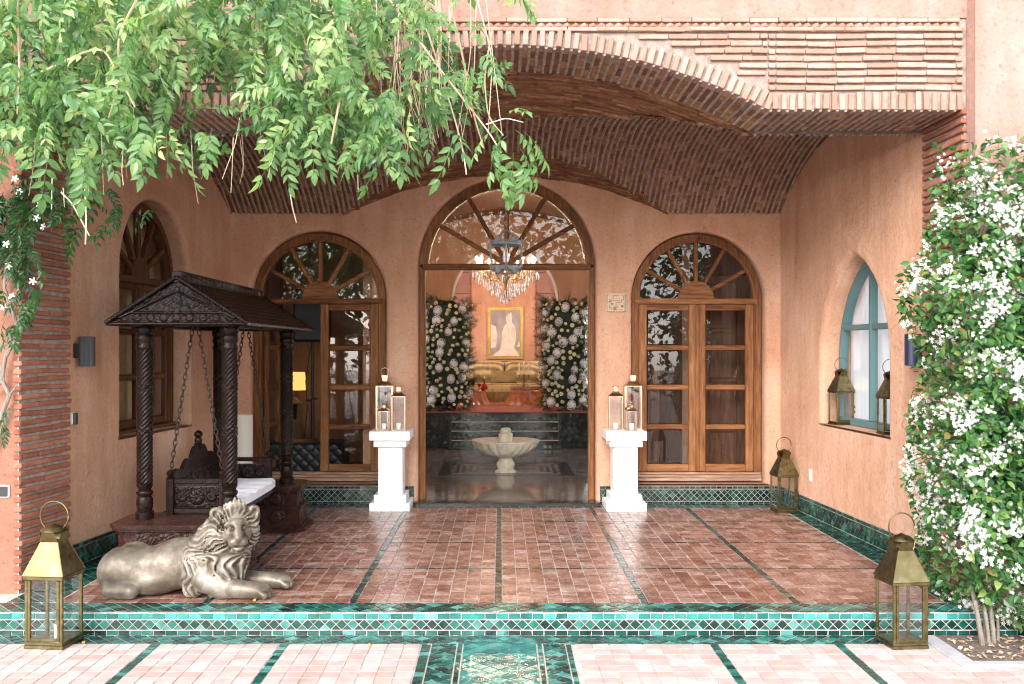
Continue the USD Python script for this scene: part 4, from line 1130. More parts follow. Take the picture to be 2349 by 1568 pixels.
for i, (x, y) in enumerate(((SX - .30, SY0), (SX + .30, SY0), (SX - .30, SY1), (SX + .30, SY1))):
    put('column', M().lathe(prf, 64, x, y, zc0, fn=twist), 'carved_wood', sw, smooth=50, world=True)

# roof: beams, two slopes with studs, gables, rope edges, ridge board
RY0, RY1, RW, EZ, AZ = 6.70, 9.02, .475, 1.79, 2.085
beam = M()
for x in (SX - .30, SX + .30):
    beam.box(x - .045, x + .045, RY0 + .06, RY1 - .06, 1.755, 1.80, .004)
for y in (SY0, SY1):
    beam.box(SX - .26, SX + .26, y - .04, y + .04, 1.757, 1.80, .004)
put('beam', beam, 'carved_wood', sw, world=True)
for sg_ in (-1, 1):
    nu, nv = 60, 190
    U, V = np.meshgrid(np.linspace(0, 1, nu), np.linspace(0, 1, nv), indexing='ij')
    Hh = .008 * (np.abs(np.sin(U * PI * 10)) ** 4) * (np.abs(np.sin(V * PI * 26 + (np.floor(U * 10) % 2) * PI / 2)) ** 4) * 1.6 + .004 * np.abs(np.sin(U * PI * 10))
    L = math.hypot(RW, AZ - EZ); nx_, nz_ = (AZ - EZ) / L, RW / L
    flare = .035 * (1 - U) ** 3
    P = np.stack([SX + sg_ * (RW * (1 - U) + Hh * nx_), RY0 + .012 + (RY1 - RY0 - .024) * V, EZ + (AZ - EZ) * U + Hh * nz_ - flare * .4], -1)
    put('roof_slope', M().grid(P), 'carved_wood', sw, smooth=True, world=True)
    und = M().add([(SX + sg_ * RW, RY0 + .02, EZ - .022), (SX + sg_ * RW, RY1 - .02, EZ - .022), (SX, RY1 - .02, AZ - .02), (SX, RY0 + .02, AZ - .02)], [[0, 1, 2, 3]])
    put('roof_lining', und, 'carved_wood', sw, world=True)
    put('eave_edge', M().box(SX + sg_ * RW - .012, SX + sg_ * RW + .008, RY0, RY1, EZ - .03, EZ - .006, .004), 'carved_wood', sw, world=True)
    for y in (RY0 - .004, RY1 + .004):
        n = 150; s_ = np.linspace(0, 1, n)
        r = .013 + .004 * np.abs(np.sin(s_ * PI * 24))
        put('rope_edge', M().tube(np.c_[SX + sg_ * RW * (1 - s_) * 1.02, np.full(n, y), EZ - .012 + (AZ - EZ + .02) * s_], r, 8), 'carved_wood', sw, smooth=True, world=True)
for y, q in ((RY0 + .014, -1), (RY1 - .014, 1)):
    n1, n2 = 150, 50
    U, V = np.meshgrid(np.linspace(-1, 1, n1), np.linspace(0, 1, n2), indexing='ij')
    Xg, Zg = U * RW * .97, V * (AZ - EZ) * (1 - np.abs(U)) * .97
    nn = fbm(np.stack([Xg * 26, Zg * 26, 0 * Xg + 3], -1), 3, 5)
    Hh = .5 * np.clip(1 - np.abs(np.sin(nn * 20)) * 1.5, 0, 1)
    for cx, cz_, r in [(0, .075 + .03, .05), (-.06, .085, .04), (.06, .085, .04), (0, .16, .035), (0, .225, .024)] + [(-.36 + .09 * k, .034, .03) for k in range(9)] + [(s_ * (.13 + .08 * k), .21 - .05 * k, .026) for s_ in (-1, 1) for k in range(4)]:
        Hh = np.where(np.hypot(Xg - cx, Zg - cz_) < r, rosette(Xg, Zg, cx, cz_, r, 8), Hh)
    band = (np.abs(Zg - .068) < .006) | (np.abs(Zg - (AZ - EZ) * (1 - np.abs(Xg) / RW) * .72) < .006)
    Hh = np.where(band & (Zg > .03), 1., Hh) * np.clip((1 - np.abs(U)) / .05, 0, 1)
    put('gable', M().grid(np.stack([SX + Xg, y + q * .016 * Hh, EZ - .01 + Zg], -1)), 'carved_wood', sw, smooth=True, world=True)
    s_ = np.linspace(-1, 1, 120)
    put('rope_edge', M().tube(np.c_[SX + s_ * RW, np.full(120, y - q * -.006), np.full(120, EZ - .016)], .009 + .003 * np.abs(np.sin(s_ * 70)), 8), 'carved_wood', sw, smooth=True, world=True)
rb = M().box(SX - .035, SX + .035, RY0 + .0, RY1 - .0, AZ - .03, AZ + .05, .005)
rg = put('ridge_board', rb, 'carved_wood', sw, world=True)
c = carved(RY1 - RY0 - .04, .06, [(.1 + .11 * k, .03, .028) for k in range(20)], 300, 14, .012, 4).rotz(PI / 2).shift(SX + .0355, RY0 + .02, AZ - .015)
put('carving', c, 'carved_wood', rg, smooth=True, world=True)

# seat hung on four chains
def chain(p0, p1, r=.0042, parent=sw):
    p0, p1 = np.array(p0), np.array(p1); L = np.linalg.norm(p1 - p0); pit = .040; n = int(L / pit); d = (p1 - p0) / L
    a = np.cross(d, [0, 1, 0]); a /= np.linalg.norm(a); b = np.cross(d, a)
    c = thing('chain', parent=parent)
    for k in range(n):
        o = p0 + d * (k + .5) * L / n; u = a if k % 2 else b
        th = np.linspace(0, 2 * PI, 13)
        P = o + np.outer(np.cos(th) * .027, d) + np.outer(np.sin(th) * .013, u)
        put('link', M().tube(P, r, 5, cap=False), 'chain_iron', c, smooth=True, world=True)


sx0, sx1, sy0, sy1, sz = -2.42, -1.98, 7.14, 8.50, .43
for y in (7.12, 8.52):
    for k, x in enumerate((-2.40, -2.02)):
        chain((SX - .018 + .036 * k, y, 1.775), (x, y, .70))
m = M()
outline = [(sx0, sy0), (sx1 + .02, sy0), (sx1 + .05, sy0 + .12), (sx1 + .06, sy0 + .5), (sx1 + .06, sy1 - .3), (sx1 + .045, sy1 - .08), (sx1 + .0, sy1), (sx0, sy1)]
pg = sg.Polygon(outline)
tmm = trimesh.creation.extrude_polygon(pg, .03); put('seat', M().tm(tmm).shift(0, 0, sz - .04), 'carved_wood', sw, world=True)
cu = pg.buffer(-.03).buffer(.025)
tmm = trimesh.creation.extrude_polygon(cu, .05); vv = tmm.subdivide_to_size(.06); vs = np.array(vv.vertices)
vs[:, 2] += np.where(vs[:, 2] > .02, .014 * fbm(vs * 7, 2, 3) + .006 * np.sin(vs[:, 1] * 26) * np.clip((vs[:, 0] + 2.2) * 4, 0, 1), 0)
put('seat_cushion', (vs + np.array([0, 0, sz - .008]), vv.faces), 'white_fabric', sw, smooth=50, world=True)
for y in (sy0 - .02, sy1 + .02):                                           # arms with posts
    for x in (-2.40, -2.02):
        put('arm_post', M().box(x - .026, x + .026, y - .026, y + .026, sz - .045, .66, .004).lathe([(.026, 0), (.03, .006), (.02, .014), (.026, .026), (.03, .04), (.022, .055), (.0001, .066)], 16, x, y, .66), 'carved_wood', sw, world=True)
    for z in (sz - .02, .625):
        put('arm_rail', M().box(-2.374, -2.046, y - .017, y + .017, z, z + .035, .004), 'carved_wood', sw, world=True)
    put('arm_panel', carved(.326, .158, [(.163, .078, .06), (.055, .08, .042), (.27, .08, .042)], 80, 50, .022, int(y * 2)).shift(-2.373, y, sz + .017), 'carved_wood', sw, smooth=True, world=True)
    if y < 8:
        put('arm_rail', M().box(-2.374, -2.046, y + .002, y + .014, sz + .016, .624), 'carved_wood', sw, world=True)
by0, by1 = sy0 + .03, sy1 - .03                                           # backrest along the wall side, scalloped crest
vy = np.linspace(0, 1, 120)
crest = .66 + .07 * np.abs(np.sin(vy * PI * 6)) ** .6 * (.6 + .4 * np.sin(vy * PI)) + .12 * np.sin(vy * PI) ** 4
bp = M(); bp.extr(sg.Polygon([(by0, sz)] + [(by0 + (by1 - by0) * a, c_) for a, c_ in zip(vy, crest)] + [(by1, sz)]), 0, .03)
put('backrest', bp.map(lambda v: np.c_[-2.43 + v[:, 1], v[:, 0], v[:, 2]]), 'carved_wood', sw, world=True)
put('backrest_carving', carved(by1 - by0 - .06, .2, [(.12 + .17 * k, .1, .075) for k in range(7)], 200, 36, .02, 8).rotz(PI / 2).shift(-2.399, by0 + .03, sz + .02), 'carved_wood', sw, smooth=True, world=True)
put('finial', M().lathe([(.03, 0), (.036, .01), (.026, .02), (.03, .05), (.02, .065), (.032, .08), (.034, .095), (.02, .115), (.0001, .125)], 20, -2.415, (by0 + by1) / 2, .83), 'carved_wood', sw, smooth=50, world=True)

t = thing('floor_lamp', 'plain white cylinder floor lamp standing between the swing and the half open door', 'lamp', (-2.548, 9.72, .006))
put('shade', M().lathe([(.082, .0), (.085, .01), (.085, .935), (.083, .94), (.075, .938), (.075, .9)], 32), 'lamp_shade_white', t, smooth=40)
put('foot', M().lathe([(.0001, 0), (.08, 0), (.08, .006), (.0001, .006)], 24), 'black_plastic', t)
# ------------------------------------------------------------------ lion statue
def surface_nets(f, lo, hi, h):
    ax = [np.arange(a, b + h, h) for a, b in zip(lo, hi)]
    G = np.stack(np.meshgrid(*ax, indexing='ij'), -1)
    F = f(G); s = F < 0; n = np.array(F.shape)
    C = np.zeros(tuple(n - 1) + (3,)); W = np.zeros(tuple(n - 1))
    for k in range(3):
        d = [0, 0, 0]; d[k] = 1
        A = tuple(slice(0, n[i] - d[i]) for i in range(3)); B = tuple(slice(d[i], n[i]) for i in range(3))
        cr = s[A] != s[B]; t = np.where(cr, F[A] / np.where(cr, F[A] - F[B], 1), 0)
        P = G[A].copy(); P[..., k] += t * h
        o = [i for i in range(3) if i != k]
        for a in (0, 1):
            for b in (0, 1):
                sl_ = [slice(None)] * 3
                sl_[o[0]] = slice(a, n[o[0]] - 1 + a); sl_[o[1]] = slice(b, n[o[1]] - 1 + b); sl_ = tuple(sl_)
                C += np.where(cr[sl_][..., None], P[sl_], 0); W += cr[sl_]
    act = W > 0; idx = -np.ones(act.shape, int); idx[act] = np.arange(act.sum())
    V = C[act] / W[act][:, None]; Q = []
    for k in range(3):
        d = [0, 0, 0]; d[k] = 1
        A = tuple(slice(0, n[i] - d[i]) for i in range(3)); B = tuple(slice(d[i], n[i]) for i in range(3))
        I = np.argwhere(s[A] != s[B]); o = [(k + 1) % 3, (k + 2) % 3]
        I = I[(I[:, o[0]] > 0) & (I[:, o[1]] > 0) & (I[:, o[0]] < n[o[0]] - 1) & (I[:, o[1]] < n[o[1]] - 1)]
        e0, e1 = np.zeros(3, int), np.zeros(3, int); e0[o[0]] = 1; e1[o[1]] = 1
        q = np.stack([idx[tuple((I - x).T)] for x in (e0 + e1, e1, 0 * e0, e0)], 1)
        fl = s[A][tuple(I.T)]
        Q.append(np.where(fl[:, None], q, q[:, ::-1]))
    return V, np.vstack(Q)


def ell(P, c, r, yaw=0., pitch=0.):
    q = P - np.array(c)
    if yaw:
        a, b = math.cos(yaw), math.sin(yaw); q = np.stack([q[..., 0] * a + q[..., 1] * b, -q[..., 0] * b + q[..., 1] * a, q[..., 2]], -1)
    if pitch:
        a, b = math.cos(pitch), math.sin(pitch); q = np.stack([q[..., 0] * a + q[..., 2] * b, q[..., 1], -q[..., 0] * b + q[..., 2] * a], -1)
    k = np.linalg.norm(q / np.array(r), axis=-1); k2 = np.linalg.norm(q / np.array(r) ** 2, axis=-1)
    return k * (k - 1) / np.maximum(k2, 1e-6)


def cap(P, a, b, ra, rb):
    a, b = np.array(a, float), np.array(b, float); d = b - a
    t = np.clip(((P - a) @ d) / (d @ d), 0, 1)
    return np.linalg.norm(P - a - t[..., None] * d, axis=-1) - (ra + (rb - ra) * t)


def smin(a, b, k):
    h = np.clip(.5 + .5 * (b - a) / k, 0, 1)
    return b + (a - b) * h - k * h * (1 - h)


HY = math.radians(-66)                       # way the head looks: towards the viewer and a little to the right
HD = np.array([math.cos(HY), math.sin(HY), -.02]); HD /= np.linalg.norm(HD)
HR = np.cross(HD, [0, 0, 1]); HR /= np.linalg.norm(HR); HU = np.cross(HR, HD)
HC = np.array([.285, -.085, .432])


def hp(f, r, u):
    return HC + HD * f + HR * r + HU * u


KH = .80


def lion(P):
    Ph = HC + (P - HC) / KH
    ellh = lambda *a, **k: ell(Ph, *a, **k) * KH
    caph = lambda *a: cap(Ph, *a) * KH
    d = ell(P, (-.455, -.055, .15), (.155, .125, .155))                       # near haunch
    d = smin(d, ell(P, (-.42, .09, .17), (.14, .10, .15)), .04)
    d = smin(d, cap(P, (-.44, .0, .16), (-.05, .0, .185), .13, .152), .06)  # trunk
    d = smin(d, ell(P, (-.10, .0, .235), (.15, .11, .125)), .05)
    d = smin(d, ell(P, (-.28, -.04, .10), (.2, .13, .10)), .04)
    d = smin(d, cap(P, (-.50, -.135, .055), (-.36, -.165, .05), .055, .048), .03)   # hind foot
    d = smin(d, ell(P, (-.415, -.165, .055), (.05, .035, .045)), .02)
    d = smin(d, cap(P, (-.46, .16, .055), (-.30, .18, .05), .055, .05), .03)
    d = smin(d, ell(P, (.07, .0, .20), (.17, .17, .20)), .05)                # shoulders
    for s_, x1 in ((-1, .47), (1, .55)):                                   # front legs and paws
        y = -.125 if s_ < 0 else .115
        d = smin(d, cap(P, (.10, y, .12), (.24, y * 1.05, .07), .085, .068), .03)
        d = smin(d, cap(P, (.2, y * 1.05, .068), (x1 - .07, y * 1.1, .055), .066, .054), .02)
        d = smin(d, ell(P, (x1 - .02, y * 1.1, .052), (.075, .066, .052)), .02)
        for k in range(4):
            yy = y * 1.1 + (k - 1.5) * .031
            toe = cap(P, (x1 - .02, yy, .062), (x1 + .05 - abs(k - 1.5) * .012, yy + (k - 1.5) * .004, .03), .019, .022)
            d = smin(d, toe, .003)
    body = d
    # mane: ring round the face, neck and chest
    m = ellh(tuple(hp(-.07, 0, -.015)), (.165, .20, .21), HY)
    m = smin(m, ell(P, (.15, .0, .33), (.15, .155, .16)), .05)
    m = smin(m, cap(P, (.20, -.05, .30), (.20, -.08, .06), .12, .095), .05)
    m = smin(m, cap(P, (.27, -.02, .26), (.26, -.035, .10), .09, .06), .04)
    m = smin(m, cap(P, (.05, -.08, .26), (.03, -.115, .07), .09, .06), .05)
    q = P - HC
    r_, u_, f_ = q @ HR / KH, q @ HU / KH, q @ HD
    th = np.arctan2(u_, r_); rad = np.hypot(r_, u_)
    w = fbm(P * 7.0, 3, 2)
    low = np.clip((.34 - P[..., 2]) / .10, 0, 1); low = low * low * (3 - 2 * low)
    nk = np.arctan2(P[..., 1] - .06, P[..., 0] - .10)
    phi = (1 - low) * (th * 13 + 2.2 * np.sin(rad * 26)) + low * (nk * 15 + 1.8 * np.sin(P[..., 2] * 24 + nk * 3)) + w * 7
    tr = 1 - 2.2 * low * (1 - low)
    m = m - .019 * tr * (np.abs(np.sin(phi)) ** .8 - .45) - .008 * tr * np.sin(phi * 2.3 + 1)
    for k, (rr, uu, L) in enumerate(((0, .17, .085), (-.06, .165, .05), (.055, .165, .05), (-.11, .135, .045), (.105, .14, .04), (-.03, .18, .06), (.028, .17, .055))):
        m = smin(m, caph(hp(-.03, rr, uu), hp(-.01, rr * 1.25, uu + L), .032, .010), .014)
    # head
    h = ellh(tuple(hp(.015, 0, .01)), (.125, .105, .135), HY)
    h = smin(h, ellh(tuple(hp(.07, 0, -.005)), (.085, .05, .085), HY), .03)                  # bridge of the nose
    h = smin(h, caph(hp(.09, 0, .055), hp(.165, 0, -.035), .04, .036), .025)
    for s_ in (-1, 1):
        h = smin(h, ellh(tuple(hp(.145, s_ * .035, -.072)), (.048, .044, .042), HY), .014)     # muzzle pads
        h = smin(h, caph(hp(.10, s_ * .028, .078), hp(.085, s_ * .078, .062), .018, .015), .014)     # brows
        h = smin(h, ellh(tuple(hp(.06, s_ * .078, -.03)), (.05, .035, .05), HY), .03)              # cheeks
        h = np.maximum(h, -ellh(tuple(hp(.118, s_ * .052, .030)), (.022, .026, .015), HY) + .0) if False else h
        h = -smin(-h, ellh(tuple(hp(.128, s_ * .055, .034)), (.034, .033, .022), HY), .010)          # eye sockets
        h = smin(h, ellh(tuple(hp(.095, s_ * .053, .033)), (.018, .019, .014), HY), .004)
        h = -smin(-h, ellh(tuple(hp(.187, s_ * .016, -.046)), (.012, .008, .006), HY), .006)
    h = smin(h, ellh(tuple(hp(.178, 0, -.042)), (.016, .03, .014), HY), .008)                   # nose
    h = smin(h, ellh(tuple(hp(.125, 0, -.125)), (.042, .042, .026), HY), .012)                  # chin
    h = -smin(-h, ellh(tuple(hp(.18, 0, -.106)), (.045, .06, .008), HY), .006)                   # mouth
    h = -smin(-h, caph(hp(.197, 0, -.06), hp(.192, 0, -.10), .005, .005), .006)
    fm = np.clip((h - m) / .02, 0, 1)
    d = smin(body, m, .012)
    # cut the mane back in front of the face
    face_zone = ellh(tuple(hp(.13, 0, -.015)), (.12, .098, .135), HY)
    d = -smin(-d, face_zone, .02)
    d = smin(d, h, .010)
    for s_ in (-1, 1):                                                       # ears
        e = ellh(tuple(hp(-.01, s_ * .155, .135)), (.03, .046, .055), HY)
        e = -smin(-e, ellh(tuple(hp(.028, s_ * .155, .135)), (.03, .028, .036), HY), .008)
        d = smin(d, e, .012)
    return np.maximum(d, .004 - P[..., 2])


V, Q = surface_nets(lion, (-.66, -.26, -.005), (.66, .28, .68), .0072)
tri = np.vstack([Q[:, [0, 1, 2]], Q[:, [0, 2, 3]]])
lm = trimesh.Trimesh(V, tri, process=False); trimesh.smoothing.filter_taubin(lm, iterations=3)
V = np.array(lm.vertices)
Vh = HC + (V - HC) / KH
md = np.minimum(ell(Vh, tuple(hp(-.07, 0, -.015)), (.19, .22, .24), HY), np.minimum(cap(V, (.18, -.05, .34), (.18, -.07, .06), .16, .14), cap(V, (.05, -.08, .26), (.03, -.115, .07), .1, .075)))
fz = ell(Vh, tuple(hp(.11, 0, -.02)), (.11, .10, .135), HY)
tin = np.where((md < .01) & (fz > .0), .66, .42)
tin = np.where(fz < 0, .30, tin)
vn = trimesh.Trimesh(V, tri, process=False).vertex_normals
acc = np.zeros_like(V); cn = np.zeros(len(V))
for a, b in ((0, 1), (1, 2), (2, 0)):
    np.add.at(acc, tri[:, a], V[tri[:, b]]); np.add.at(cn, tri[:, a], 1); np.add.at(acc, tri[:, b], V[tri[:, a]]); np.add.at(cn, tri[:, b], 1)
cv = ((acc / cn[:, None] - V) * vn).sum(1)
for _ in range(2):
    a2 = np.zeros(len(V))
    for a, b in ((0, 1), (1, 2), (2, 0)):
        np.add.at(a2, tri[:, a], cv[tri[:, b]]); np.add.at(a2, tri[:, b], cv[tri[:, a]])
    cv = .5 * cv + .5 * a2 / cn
tin = np.clip(tin - np.clip(cv * 900, -.15, .5), 0.02, 1)                 # shade of the grooves put into the tint: hollows darker, ridges lighter
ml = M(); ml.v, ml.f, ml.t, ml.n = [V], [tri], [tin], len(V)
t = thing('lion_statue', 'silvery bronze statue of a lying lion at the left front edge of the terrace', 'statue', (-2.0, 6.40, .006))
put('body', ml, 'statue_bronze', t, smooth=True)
# ------------------------------------------------------------------ inside the hall
t = thing('fountain', 'cream marble fountain with fluted bowl on a stem inside the hall', 'fountain', (.055, 12.47, .03))
put('stem', M().lathe([(.0001, 0), (.135, 0), (.138, .012), (.12, .03), (.098, .045), (.108, .075), (.118, .10), (.112, .125), (.088, .155), (.085, .175), (.1, .195), (.12, .205)], 32), 'stone_cream', t, smooth=40)
put('bowl', M().lathe([(.0001, .20), (.12, .20), (.22, .225), (.31, .265), (.38, .32), (.415, .37), (.425, .40), (.432, .405), (.432, .415), (.415, .415), (.36, .39), (.1, .37), (.0001, .37)], 144,
    fn=lambda r, a, z: r * (1 - .11 * (1 - np.abs(np.sin(a * 10)) ** .5) * np.clip((.40 - z) / .04, 0, 1) * (z > .203))), 'stone_cream', t, smooth=40)
put('spout', M().lathe([(.0001, .36), (.1, .36), (.1, .385), (.088, .39), (.09, .48), (.085, .5), (.066, .51), (.066, .545), (.05, .565), (.0001, .575)], 32), 'stone_cream', t, smooth=40)
fl = put('floor_inlay', M().box(-.79, .91, 12.16, 13.6, .02, .031), 'dark_marble', kind='structure')
for k in range(5):
    a = .16 + k * .085
    cx, cy = .06, 12.88
    hx, hy = .85 - a, .72 - a
    if hy <= .03: break
    o = np.array([(-hx, -hy), (hx, -hy), (hx, hy), (-hx, hy), (-hx, -hy)]); i = o * np.array([(hx - .042) / hx, (hy - .042) / hy])
    m = M().strip(o, i, .0, .004)
    put('inlay_band', m.map(lambda v: np.c_[cx + v[:, 0], cy + v[:, 2], .0312 + v[:, 1]]), 'marble_floor' if k % 2 == 0 else 'terrace_tile', fl, world=True)


def blob(r, n=2, amp=.2, fr=3., seed=0, sq=(1, 1, 1)):
    s = trimesh.creation.icosphere(n, 1.); v = np.array(s.vertices)
    q = fbm(v * fr + seed * 5.1 + 10, 3, seed)
    return (v * (1 - amp + 2 * amp * q)[:, None]) * r * np.array(sq), s.faces


def rose(r, tin):
    m = M(); rings = ((.25, .95, 3, .5), (.55, .8, 4, .9), (.85, .5, 5, 1.1))
    for k, (rad, h, n, w) in enumerate(rings):
        for j in range(n):
            a = 2 * PI * j / n + k * .7 + R.random() * .3
            c, s_ = math.cos(a), math.sin(a); tx, ty = -s_, c
            P = [(rad * .5 * c - tx * w * .35, rad * .5 * s_ - ty * w * .35, 0), (rad * .5 * c + tx * w * .35, rad * .5 * s_ + ty * w * .35, 0), (rad * c + tx * w * .5, rad * s_ + ty * w * .5, h * .7), (rad * 1.12 * c, rad * 1.12 * s_, h), (rad * c - tx * w * .5, rad * s_ - ty * w * .5, h * .7)]
            m.add(np.array(P) * r, [[0, 1, 2], [0, 2, 4], [4, 2, 3]], min(1, max(0, tin + R.gauss(0, .15))))
    v, f = blob(r * .45, 1, .1); m.add(v + np.array([0, 0, r * .4]), f, max(0, tin - .3))
    return m


def hydrangea(r):
    m = M(); n = 46
    for k in range(n):
        z = 1 - 1.75 * (k + .5) / n; a = k * 2.39996; q = math.sqrt(max(0, 1 - z * z)); d = np.array([q * math.cos(a), q * math.sin(a), z])
        u = np.cross(d, [.3, .2, .9]); u /= np.linalg.norm(u); w = np.cross(d, u); b0 = R.random() * 2; tn = R.random()
        P = [d * r * .95]; f = []
        for j in range(4):
            b = b0 + j * PI / 2; e = u * math.cos(b) + w * math.sin(b); g = u * math.cos(b + .7) + w * math.sin(b + .7); g2 = u * math.cos(b - .7) + w * math.sin(b - .7)
            i0 = len(P); rk = r * (1 + .14 * math.sin(k * 7.7)); P += [d * rk + e * r * .24 + d * r * .05, d * rk * .97 + g * r * .15, d * rk * .97 + g2 * r * .15]
            f += [[0, i0 + 2, i0], [0, i0, i0 + 1]]
        m.add(np.array(P), f, tn)
    v, f = blob(r * .74, 1, .2); m.add(v, f, 0.)  # core tinted darkest: shade in the gaps between florets put into the colour
    return m


def turn(m, d):
    """Points a flower's +z along d."""
    d = np.array(d, float); d /= np.linalg.norm(d); u = np.cross([0.2, .1, 1], d); u /= np.linalg.norm(u); w = np.cross(d, u)
    return m.map(lambda v: v[:, :1] * u + v[:, 1:2] * w + v[:, 2:3] * d)


def flower_column(label, x, y, z0, seed):
    rr = random.Random(seed)
    t = thing('flower_column', label, 'flower arrangement', (x, y, z0), group=None)
    put('stand', M().lathe([(.0001, .0), (.16, 0), (.16, .02), (.03, .04), (.03, 1.6), (.0001, 1.6)], 16), 'black_plastic', t)
    g = M(); hw, hd, H = .36, .24, 1.78
    cf = trimesh.creation.icosphere(3, 1.); v = np.array(cf.vertices); q = fbm(v * 4 + seed, 3, seed)
    g.add(np.sign(v) * np.abs(v) ** .55 * np.array([hw * .82, hd * .82, H / 2 * .93]) * (.8 + .4 * q)[:, None] + np.array([0, 0, H / 2 + .02]), cf.faces, .12)
    for k in range(620):
        a, zz = rr.uniform(0, 2 * PI), rr.uniform(-.02, 1.02)
        e = abs(math.cos(a)) ** .6 * math.copysign(1, math.cos(a)), abs(math.sin(a)) ** .6 * math.copysign(1, math.sin(a))
        p = np.array([hw * e[0] * .85, hd * e[1] * .85, zz * H]); o = np.array([e[0] * .9, e[1] * .9, rr.gauss(.25 if zz > .15 else -.7, .5)]); o /= np.linalg.norm(o)
        L = rr.uniform(.11, .29); s_ = np.cross(o, [0, 0, 1.]); s_ /= np.linalg.norm(s_) + 1e-6; n_ = np.cross(s_, o)
        s_ = s_ * math.cos(k) + n_ * math.sin(k); tn = min(1, max(0, rr.gauss(.45, .3)))
        P, f = [], []
        for j in range(7):
            b = p + o * L * j / 7; w = .05 * (1 - .75 * j / 7) + .012
            for sd in (-1, 1):
                tip = b + s_ * sd * w + o * .035; i0 = len(P)
                P += [b - o * .006, b + o * .008, tip]; f.append([i0, i0 + 1, i0 + 2])
        P += [p - s_ * .004, p + s_ * .004, p + o * L]; f.append([len(P) - 3, len(P) - 2, len(P) - 1])
        g.add(np.array(P), f, tn)
    put('greenery', g, 'cypress_leaf', t, kind='stuff')
    pts = []
    def place(rad, n, gap):
        c = 0
        for _ in range(3000):
            if c >= n: break
            a, zz = rr.uniform(-PI * .98, -.02), rr.uniform(.05, .97)
            e = abs(math.cos(a)) ** .6 * math.copysign(1, math.cos(a)), abs(math.sin(a)) ** .6 * math.copysign(1, math.sin(a))
            p = np.array([hw * e[0] * .98, hd * e[1] * 1.05, zz * H])
            if all(np.linalg.norm((p - q) * np.array([1, .6, 1])) > (rad + r2) * gap for q, r2 in pts):
                pts.append((p, rad)); c += 1
                yield p, np.array([e[0] * .45, e[1], .15])
    for p, d in place(.066, 27, 1.05):
        put('hydrangea', turn(hydrangea(rr.uniform(.062, .078)), d).shift(*p), 'hydrangea_petal', t)
    for p, d in place(.03, 95, 1.0):
        put('rose', turn(rose(rr.uniform(.026, .038), rr.uniform(.3, .8)), d + np.array([rr.gauss(0, .3), 0, rr.gauss(0, .3)])).shift(*p), 'rose_petal', t)
    return t


flower_column('column of white hydrangeas and cream roses left of the gold sofa', -.89, 15.82, .606, 3)
flower_column('column of white hydrangeas and cream roses right of the gold sofa', 1.035, 15.82, .606, 8)

# chandelier
CX, CY = .06, 13.5
t = thing('chandelier', 'large crystal chandelier hanging in the hall behind the doorway', 'chandelier', (CX, CY, 2.23))


def drop(L, r, n=6):
    return M().lathe([(.0001, -L), (r * .75, -L * .86), (r, -L * .66), (r * .6, -L * .3), (r * .15, -.004), (.0001, 0)], n)


put('stem', M().lathe([(.0001, .05), (.03, .07), (.045, .12), (.02, .2), (.03, .3), (.055, .36), (.025, .42), (.018, .6), (.04, .7), (.02, .8), (.015, 1.1), (.0001, 1.12)], 16), 'gold', t, smooth=40)
put('chain', M().tube([(0, 0, 1.1), (0, 0, 1.63)], .008, 6), 'gold', t)
dn = 0
for k in range(12):
    a = 2 * PI * k / 12 + .1; c, s_ = math.cos(a), math.sin(a); u = np.linspace(0, 1, 12)
    rad = .03 + .37 * u; z = .38 - .12 * np.sin(u * PI) + .12 * u
    ar = put('arm', M().tube(np.c_[rad * c, rad * s_, z], .0065, 6), 'gold', t, smooth=True)
    put('candle_sleeve', M().lathe([(.026, .5), (.03, .505), (.01, .512), (.01, .575), (.0001, .575)], 10, .4 * c, .4 * s_), 'candle_wax', ar)
    put('bulb', M().lathe([(.0001, .575), (.011, .59), (.012, .6), (.006, .625), (.0001, .64)], 8, .4 * c, .4 * s_), 'bulb', ar)
drops = []
for (rad, z, n, L) in ((.44, .46, 20, .12), (.36, .42, 18, .13), (.40, .55, 16, .07), (.30, .34, 17, .13), (.24, .27, 14, .12), (.18, .22, 12, .12), (.12, .17, 9, .11), (.06, .12, 6, .10), (.001, .08, 1, .09), (.2, .5, 12, .09), (.14, .62, 9, .11), (.1, .85, 7, .12), (.07, 1.02, 5, .1)):
    for k in range(n):
        a = 2 * PI * k / n + rad * 9
        drops.append(drop(L * R.uniform(.8, 1.3), .021 * R.uniform(.7, 1.3)).shift(rad * math.cos(a), rad * math.sin(a), z + R.gauss(0, .012)))
for d_ in drops:
    put('crystal_drop', d_, 'crystal', t)
for k in range(12):
    a = 2 * PI * k / 12 + .36
    m = M()
    for j in range(14):
        u = j / 13; rad = .12 + .30 * u; z = .66 - .22 * u - .10 * math.sin(u * PI)
        v, f = trimesh.creation.icosphere(1, .0085).vertices, trimesh.creation.icosphere(1, .0085).faces
        m.add(v + np.array([rad * math.cos(a), rad * math.sin(a), z]), f)
    put('bead_strand', m, 'crystal', t, kind='stuff')
for k, (rad, z) in enumerate(((.40, .47), (.16, .6), (.10, .86))):
    put('ring', torus(M(), (0, 0, z), rad, .007, 40, 6, 'z'), 'gold', t, smooth=True)


